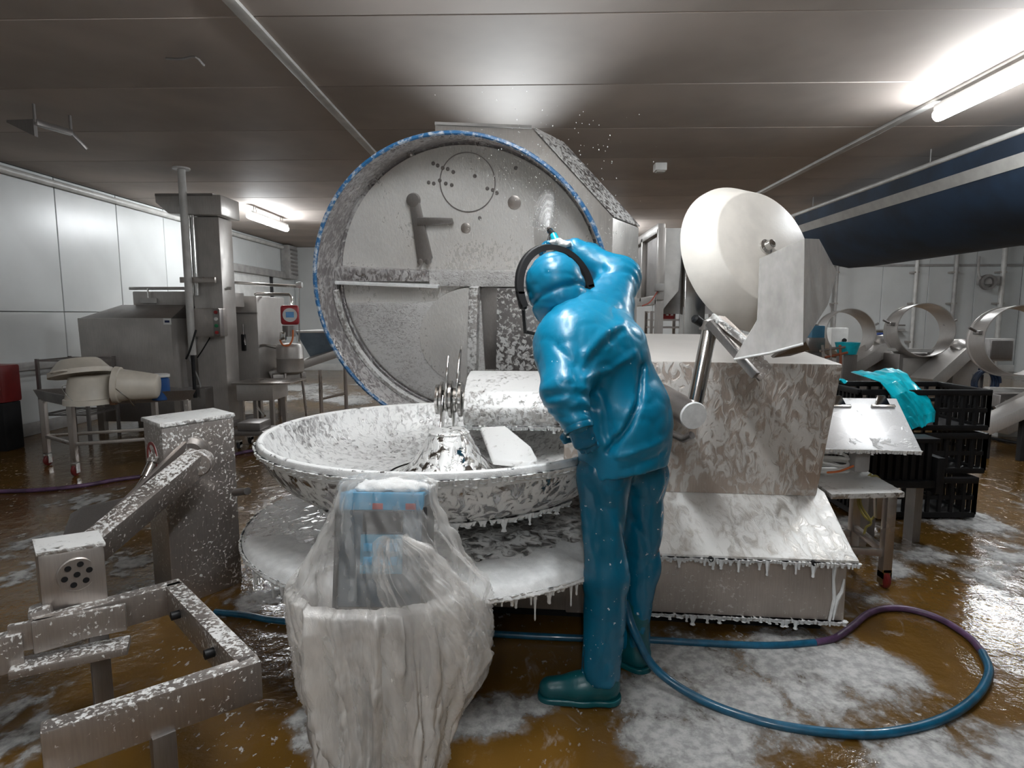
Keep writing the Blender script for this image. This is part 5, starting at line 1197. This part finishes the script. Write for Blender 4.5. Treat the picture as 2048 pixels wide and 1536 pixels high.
# cyan sheet draped over the crates
top = [P(1680, 742, 4.9), P(1745, 750, 4.75), P(1790, 742, 4.7)]
rows = []
prof = [(P(1700, 748, 4.85), P(1795, 740, 4.95)), (P(1722, 757, 4.5), P(1812, 748, 4.7)), (P(1755, 770, 4.33), P(1822, 765, 4.5)), (P(1778, 795, 4.30), P(1835, 783, 4.42)), (P(1796, 822, 4.29), P(1856, 806, 4.40)), (P(1806, 840, 4.28), P(1868, 828, 4.38)), (P(1822, 862, 4.27), P(1866, 846, 4.36))]
G = np.zeros((61, 31, 3))
for i in range(61):
    t_ = i / 60 * (len(prof) - 1); k = min(int(t_), len(prof) - 2); f = t_ - k; f = f * f * (3 - 2 * f)
    a = prof[k][0].lerp(prof[k + 1][0], f); b = prof[k][1].lerp(prof[k + 1][1], f)
    for j in range(31):
        q = a.lerp(b, j / 30); w_ = .012 * math.sin(j * .35 + i * .10) + .004 * math.sin(j * 1.3 - i * .2)
        G[i, j] = (q.x + w_ * .3, q.y - abs(w_) * .8 - .01, q.z + w_ * .8 + .012)
o = grid_mesh('cyan_sheet', G, M_cyan); tag(o, 'cyan plastic sheet hanging over the black crates', 'plastic sheet')
o.modifiers.new('thick', 'SOLIDIFY').thickness = .004
G2 = G.copy()
p0, p1 = P(1640, 735, 4.75), P(1718, 748, 4.6)
G2 = np.array([[(p0.x + (p1.x - p0.x) * i / 24, p0.y + .35 * j / 16, .975 + .015 * math.sin(i * .8 + j * .4) + (.02 if j > 12 else 0)) for j in range(17)] for i in range(25)])
o = grid_mesh('cyan_sheet', G2, M_cyan); tag(o, 'small folded cyan sheet lying flat on the crates beside the cabinet', 'plastic sheet'); o.modifiers.new('thick', 'SOLIDIFY').thickness = .004
# cable coil and yellow cord
q = PZ(1690, 900, .60)
cc_ = P(1690, 915, 3.45)
pts = []
for k in range(90):
    a = k * .28; pts.append((1.80 + .10 * math.cos(a) + .01 * math.sin(a * 3), 3.5 + .11 * math.sin(a), zs_ + .02 + .0012 * k + .012 * math.sin(a * 1.7)))
o = MB().tube(pts, .009, 8).build('cable_coil', M_white, smooth=True); tag(o, 'loose coil of white cable lying on the trolley shelf', 'cable')
o = MB().tube(catmull([P(1655, 945, 3.3), P(1680, 942, 3.35), P(1712, 930, 3.38)]), .006, 6).build('thin_cable', M_orange, smooth=True); tag(o, 'thin orange cable running over the trolley shelf', 'cable')
M_yel = plain('yellow_cord', (.42, .36, .10), .5)
pts = [P(1742, 948, 3.5), P(1725, 965, 3.48), P(1716, 995, 3.48), P(1722, 1022, 3.48), P(1738, 1040, 3.48), P(1752, 1028, 3.48), P(1764, 1000, 3.48), P(1764, 968, 3.48), P(1752, 952, 3.48), P(1738, 958, 3.47), P(1722, 980, 3.46), P(1722, 1010, 3.46), P(1742, 1044, 3.46), P(1732, 1055, 3.46), P(1728, 1070, 3.46)]
o = MB().tube(catmull(pts), .007, 6).build('yellow_cord', M_yel, smooth=True); tag(o, 'looped pale yellow cord hanging on the trolley leg', 'cord')

# ------------------------------------------------------------------ ring mixers in the right background
def ring_machine(label, cpx, Y, rr_, axis, arm_to, base, depth=.42):
    c = P(cpx[0], cpx[1], Y); ax = Vector(axis).normalized()
    t = thing('ring_tilter', label, 'tilter', (c.x, c.y, 0), 0, 'ring tilters along the back')
    rg = MB().lathe([(rr_ - .012, -depth / 2), (rr_, -depth / 2), (rr_ + .014, -depth / 2 + .01), (rr_ + .014, -depth / 2 + .04), (rr_, -depth / 2 + .05), (rr_, depth / 2), (rr_ - .012, depth / 2)], c, ax, 56, closed=True).build('ring', M_bg, t, smooth=True, sharp=35)
    x, y = basis(ax)
    for s in (-1, 1):
        q = c + Vector((s * (rr_ + .02), 0, .10)); MB().box(q, (.08, .10, .05)).build('clamp', M_dsteel, rg, bevel=.01)
        MB().tube([q, q + Vector((s * .12, 0, .06))], .016, 8).build('clamp_lever', M_dsteel, rg, smooth=True)
    a = P(arm_to[0], arm_to[1], Y - .1); b = P(arm_to[2], arm_to[3], Y - .35)
    MB().beam(b, a, .34, .20).build('arm', M_bg, t, bevel=.02)
    MB().lathe([(0, 0), (.13, 0), (.15, .03), (.12, .10), (.05, .14), (0, .14)], a + Vector((.02, 0, .05)), (.2, -.4, 1), 24).build('drive_cap', M_bg, t, smooth=True, sharp=40)
    x0, x1, z1 = base
    xa, xb = P(x0, 700, Y).x, P(x1, 700, Y).x; zt = P(x0, z1, Y).z
    MB().box2((xa, Y, .12), (xb, Y + .8, zt)).build('base_cabinet', M_dsteel, t, bevel=.015)
    MB().box2((xa + .05, Y + .05, 0), (xb - .05, Y + .75, .13)).build('plinth', M_white, t)
    MB().box2((xa + (xb - xa) * .08, Y - .012, .2), (xa + (xb - xa) * .92, Y, zt - .06)).build('cabinet_door', M_bg, t, bevel=.006)
    MB().beam(Vector((xa - .1, Y + .1, zt + .06)), Vector((xb, Y + .1, zt + .04)), .10, .05).build('top_bar', M_trim, t, bevel=.008)
    return t
ring_machine('steel ring tilter furthest left, half hidden behind the guard sheet', (1690, 667), 9.6, .37, (-.08, -.99, .12), (1762, 695, 1690, 738), (1700, 1760, 705))
ring_machine('steel ring tilter in the middle of the three at the back', (1838, 662), 8.9, .385, (-.14, -.98, .1), (1915, 705, 1845, 768), (1800, 1893, 708))
ring_machine('large steel ring tilter cut off by the right edge', (2030, 682), 7.4, .42, (-.22, -.97, .08), (2140, 770, 1985, 850), (2010, 2120, 790))
# extra parts by the middle tilter
t = thing('side_cabinet', 'grey steel cabinet between the middle and right ring tilters', 'cabinet', (6.2, 9.2, 0))
x0, x1 = P(1910, 700, 8.9).x, P(1960, 700, 8.9).x; zt = P(1930, 722, 8.9).z
MB().box2((x0, 8.9, .1), (x1, 9.6, zt)).build('body', M_bg, t, bevel=.015); MB().box2((x0 - .02, 8.88, zt), (x1 + .02, 9.6, zt + .03)).build('top', M_steel, t, bevel=.005)
MB().box2((x0 + .04, 8.92, 0), (x1 - .04, 9.55, .11)).build('plinth', M_white, t)
t = thing('wall_panel_box', 'dark grey square box seen through the right ring', 'control box', (7.0, 9.9, 1.2))
p = P(2002, 700, 9.8); MB().box((p.x, 9.9, p.z), (.40, .2, .36)).build('housing', M_grey, t, bevel=.01)
MB().box((p.x, 9.79, p.z), (.34, .02, .30)).build('door', M_dsteel, t, bevel=.005)
MB().tube([(p.x, 9.95, p.z - .1), (p.x, 9.95, 0)], .03, 10).build('stand', M_steel, t)
pts = []
q = P(1978, 766, 7.9)
for k in range(70):
    a = k * .3; pts.append((q.x + (.14 + .01 * math.sin(a * .37)) * math.cos(a), q.y + .002 * k, q.z + (.16 + .01 * math.cos(a * .3)) * math.sin(a)))
t = thing('hose_coil', 'dark blue coiled hose hanging below the right ring', 'hose', (q.x, q.y, 0))
MB().tube(pts, .02, 8).build('coil', plain('dark_blue_rubber', (.01, .025, .06), .5), t, smooth=True)
MB().box((q.x, q.y + .2, q.z / 2 + .05), (.10, .08, q.z + .1)).build('post', M_dsteel, t, bevel=.01)
# small machinery at left of the rings
t = thing('blue_pump', 'small blue cased pump by the left ring tilter', 'pump', (P(1636, 670, 9).x, 9, 0))
p = P(1637, 665, 9.0); MB().box((p.x, 9.1, p.z), (.19, .2, .20)).build('casing', plain('pump_blue', (.05, .17, .27), .4), t, bevel=.015)
p = P(1632, 690, 9.0); MB().box((p.x, 9.1, p.z), (.26, .25, .22)).build('gearbox', M_dsteel, t, bevel=.03); MB().box((p.x, 9.1, p.z / 2 - .05), (.2, .2, p.z - .1)).build('stand', M_dsteel, t)
t = thing('white_box', 'white switch box standing by the left ring tilter', 'switch box', (P(1680, 672, 10.9).x, 10.9, 0))
p = P(1678, 675, 10.8); MB().box((p.x, 10.9, p.z), (.30, .25, .34)).build('housing', M_white, t, bevel=.015); MB().lathe([(0, 0), (.04, 0), (.03, .03), (0, .03)], (p.x + .08, 10.77, p.z - .05), (0, -1, 0), 16).build('dial', M_black, t)
MB().box((p.x, 10.9, (p.z - .15) / 2), (.08, .08, p.z - .15)).build('stand', M_steel, t)
t = thing('cyan_bin', 'cyan tub on a low stand below the left ring tilter', 'bin', (P(1700, 700, 8.6).x, 8.7, 0))
p = P(1702, 698, 8.6); MB().lathe([(0, 0), (.12, 0), (.16, .15), (.165, .17), (.15, .17), (.12, .02), (0, .02)], (p.x, 8.7, p.z - .08), n=28).build('tub', M_cyan, t, smooth=True, sharp=40); MB().box((p.x, 8.7, (p.z - .08) / 2), (.2, .2, p.z - .08)).build('stand', M_dsteel, t, bevel=.01)
t = thing('pipe_cluster', 'cluster of thin red and steel pipes beside the left ring tilter', 'pipes', (P(1660, 700, 8.5).x, 8.5, 0))
for k, (a, b) in enumerate((((1640, 702), (1690, 694)), ((1650, 715), (1695, 705)), ((1660, 690), (1662, 730)), ((1680, 690), (1682, 740)), ((1645, 690), (1648, 735)))):
    MB().tube([P(*a, 8.5), P(*b, 8.5)], .018, 8).build('pipe', plain('rusty_red_pipe', (.25, .07, .03), .5) if k in (1, 3) else M_steel, t, smooth=True)
for x in (1648, 1682): q = P(x, 732, 8.5); MB().tube([q, (q.x, q.y, 0)], .02, 8).build('leg', M_steel, t)
# inclined infeed in front of the right ring
t = thing('infeed_arm', 'grey steel pedal arm on the floor at the far right', 'arm', (P(1960, 850, 6.3).x, 6.4, 0))
MB().beam(P(1890, 826, 7.4), P(1975, 832, 6.9), .10, .06).build('bar', M_trim, t, bevel=.015)
MB().beam(P(1958, 856, 6.3), P(2080, 800, 6.2), .3, .12).build('arm', M_bg, t, bevel=.02)
MB().lathe([(0, 0), (.07, 0), (.07, .10), (.04, .13), (0, .13)], P(1978, 836, 6.5), (0, 0, 1), 20).build('pivot', M_shiny, t, smooth=True, sharp=40)
for q in (P(1975, 852, 6.3), P(2050, 820, 6.2), P(1895, 828, 7.4)): MB().box((q.x, q.y, q.z / 2), (.06, .06, q.z)).build('foot', M_rubber, t, bevel=.008)
# pipes on the back wall
for px, r, lab in ((1677, .035, 'thin dark pipe down the back wall left of the ring tilters'), (1836, .045, 'pale pipe down the back wall above the middle ring'), (1915, .05, 'grey pipe down the back wall between two rings'), (2010, .06, 'thick pale pipe down the back wall at the far right')):
    x = P(px, 560, 15.9).x; t = thing('wall_pipe', lab, 'pipe', (x, 15.9, 0), 0, 'pipes on the back wall')
    MB().tube([(x, 15.98, 0), (x, 15.98, H)], r, 12).build('pipe', M_grey if px in (1677, 1915) else M_trim, t, smooth=True)
    for z in (.8, 1.8, 2.6): MB().box((x, 16.06, z), (r * 3, .22, .04)).build('clip', M_steel, t)
p = P(1976, 560, 15.9); t = thing('wall_hose_reel', 'small dark hose reel on the back wall at upper right', 'hose reel', (p.x, 15.9, p.z))
MB().box((p.x + .08, 16.0, p.z), (.38, .3, .22)).build('bracket', M_grey, t, bevel=.02); MB().lathe([(.13, -.04), (.2, -.04), (.2, .04), (.13, .04)], (p.x - .06, 15.82, p.z - .06), (0, 1, 0), 28, closed=True).build('reel', M_dsteel, t, smooth=True)
MB().tube(catmull([(p.x - .2, 15.84, p.z - .05), (p.x - .26, 15.9, p.z + .2), (p.x - .2, 16.0, p.z + .6)]), .03, 8).build('hose', M_grey, t, smooth=True)
p = P(1768, 660, 15.9)
t = thing('wall_shelf', 'thin shelf with a blue tool on the back wall beside the middle ring', 'shelf', (p.x, 15.9, p.z))
MB().box((p.x + .1, 16.05, p.z), (.9, .3, .03)).build('board', M_grey, t); MB().tube([(p.x - .15, 15.92, p.z - .1), (p.x + .1, 15.92, p.z - .1)], .035, 10).build('blue_tool', plain('tool_blue', (.05, .09, .28), .4), t); MB().box((p.x + .45, 16.0, p.z + .12), (.25, .1, .04)).build('peg_rail', M_dsteel, t)

# ------------------------------------------------------------------ steel frames behind the worker
hf = thing('steel_hood_frame', 'steel framed hood with open sides behind the worker', 'hood', (1.2, 7.0, 0))
Y0, Y1 = 6.6, 8.4
xh = P(1325, 460, Y0).x; zt, zb = P(1325, 456, Y0).z, P(1318, 600, Y0).z
MB().box2((xh - .36, Y0, zb), (xh - .30, Y0 + .06, zt)).build('post', M_bg, hf) if False else None
# left side with two openings: frame bars and sunk panels
xs_ = P(1322, 500, Y0).x
for y in (Y0, (Y0 + Y1) / 2, Y1): MB().box2((xs_ - .04, y - .04, zb), (xs_ + .04, y + .04, zt)).build('post', M_bg, hf, bevel=.006)
for z in (zb, zt): MB().box2((xs_ - .04, Y0, z - .05), (xs_ + .04, Y1, z + .05)).build('rail', M_bg, hf, bevel=.006)
MB().box2((xs_ + .01, Y0, zb), (xs_ + .03, Y1, zt)).build('side_panel', M_dsteel, hf)
xr_ = P(1372, 500, Y0).x
MB().prism([(xs_ + .04, Y0, zt), (xr_ - .05, Y0, zt), (xr_ - .05, Y0, (zb + zt) / 2), (xs_ + .20, Y0, zb + .1), (xs_ + .04, Y0, zb - .1)], (0, .03, 0)).build('front_panel', M_trim, hf, bevel=.004)
MB().box2((P(1370, 500, Y0).x, Y0 - .05, .0), (P(1412, 500, Y0).x, Y0 + .15, P(1390, 462, Y0).z)).build('column', M_shiny, hf, bevel=.01)
MB().box2((xs_ + .1, Y0 + .4, zb - .15), (xr_ + .5, Y0 + .45, zt - .25)).build('grey_screen', M_grey, hf)
p = P(1318, 575, 6.5); MB().box(p, (.10, .08, .08)).build('sensor', M_grey, hf, bevel=.01)
MB().tube(catmull([P(1316, 582, 6.5), P(1300, 604, 6.5), P(1284, 612, 6.5)]), .008, 6).build('cable', plain('pink_cable', (.5, .15, .12), .5), hf, smooth=True)
for x in (xs_,):
    for y in (Y0 + .02, Y1 - .02): MB().box2((x - .04, y - .04, 0), (x + .04, y + .04, zb)).build('leg', M_bg, hf)
sr = thing('steel_shelf_rack', 'small steel shelf rack with a red crate behind the cabinet', 'shelf', (P(1325, 640, 8.8).x, 9.0, 0))
x0, x1 = P(1303, 640, 8.8).x, P(1420, 640, 8.8).x
for x in (x0, (x0 + x1) / 2, x1):
    for y in (8.8, 9.2): MB().box2((x - .02, y - .02, 0), (x + .02, y + .02, P(1300, 622, 8.8).z)).build('post', M_steel, sr)
for py in (624, 640, 655): z = P(1300, py, 8.8).z; MB().box2((x0, 8.8, z - .012), (x1, 9.2, z + .012)).build('shelf', M_steel, sr)
rcx = P(1340, 632, 8.85).x; z = P(1300, 640, 8.8).z + .014
t = thing('red_crate', 'small red crate on the rack behind the worker', 'crate', (rcx, 8.95, z))
MB().lathe([(.09, 0), (.11, .10), (.12, .10), (.12, .11), (.10, .11), (.082, .01), (0, .01), (0, 0)], (rcx, 8.95, z), n=4).build('shell', M_red, t); MB().box((rcx, 8.95, z + .06), (.1, .17, .02)).build('band', M_white, t)
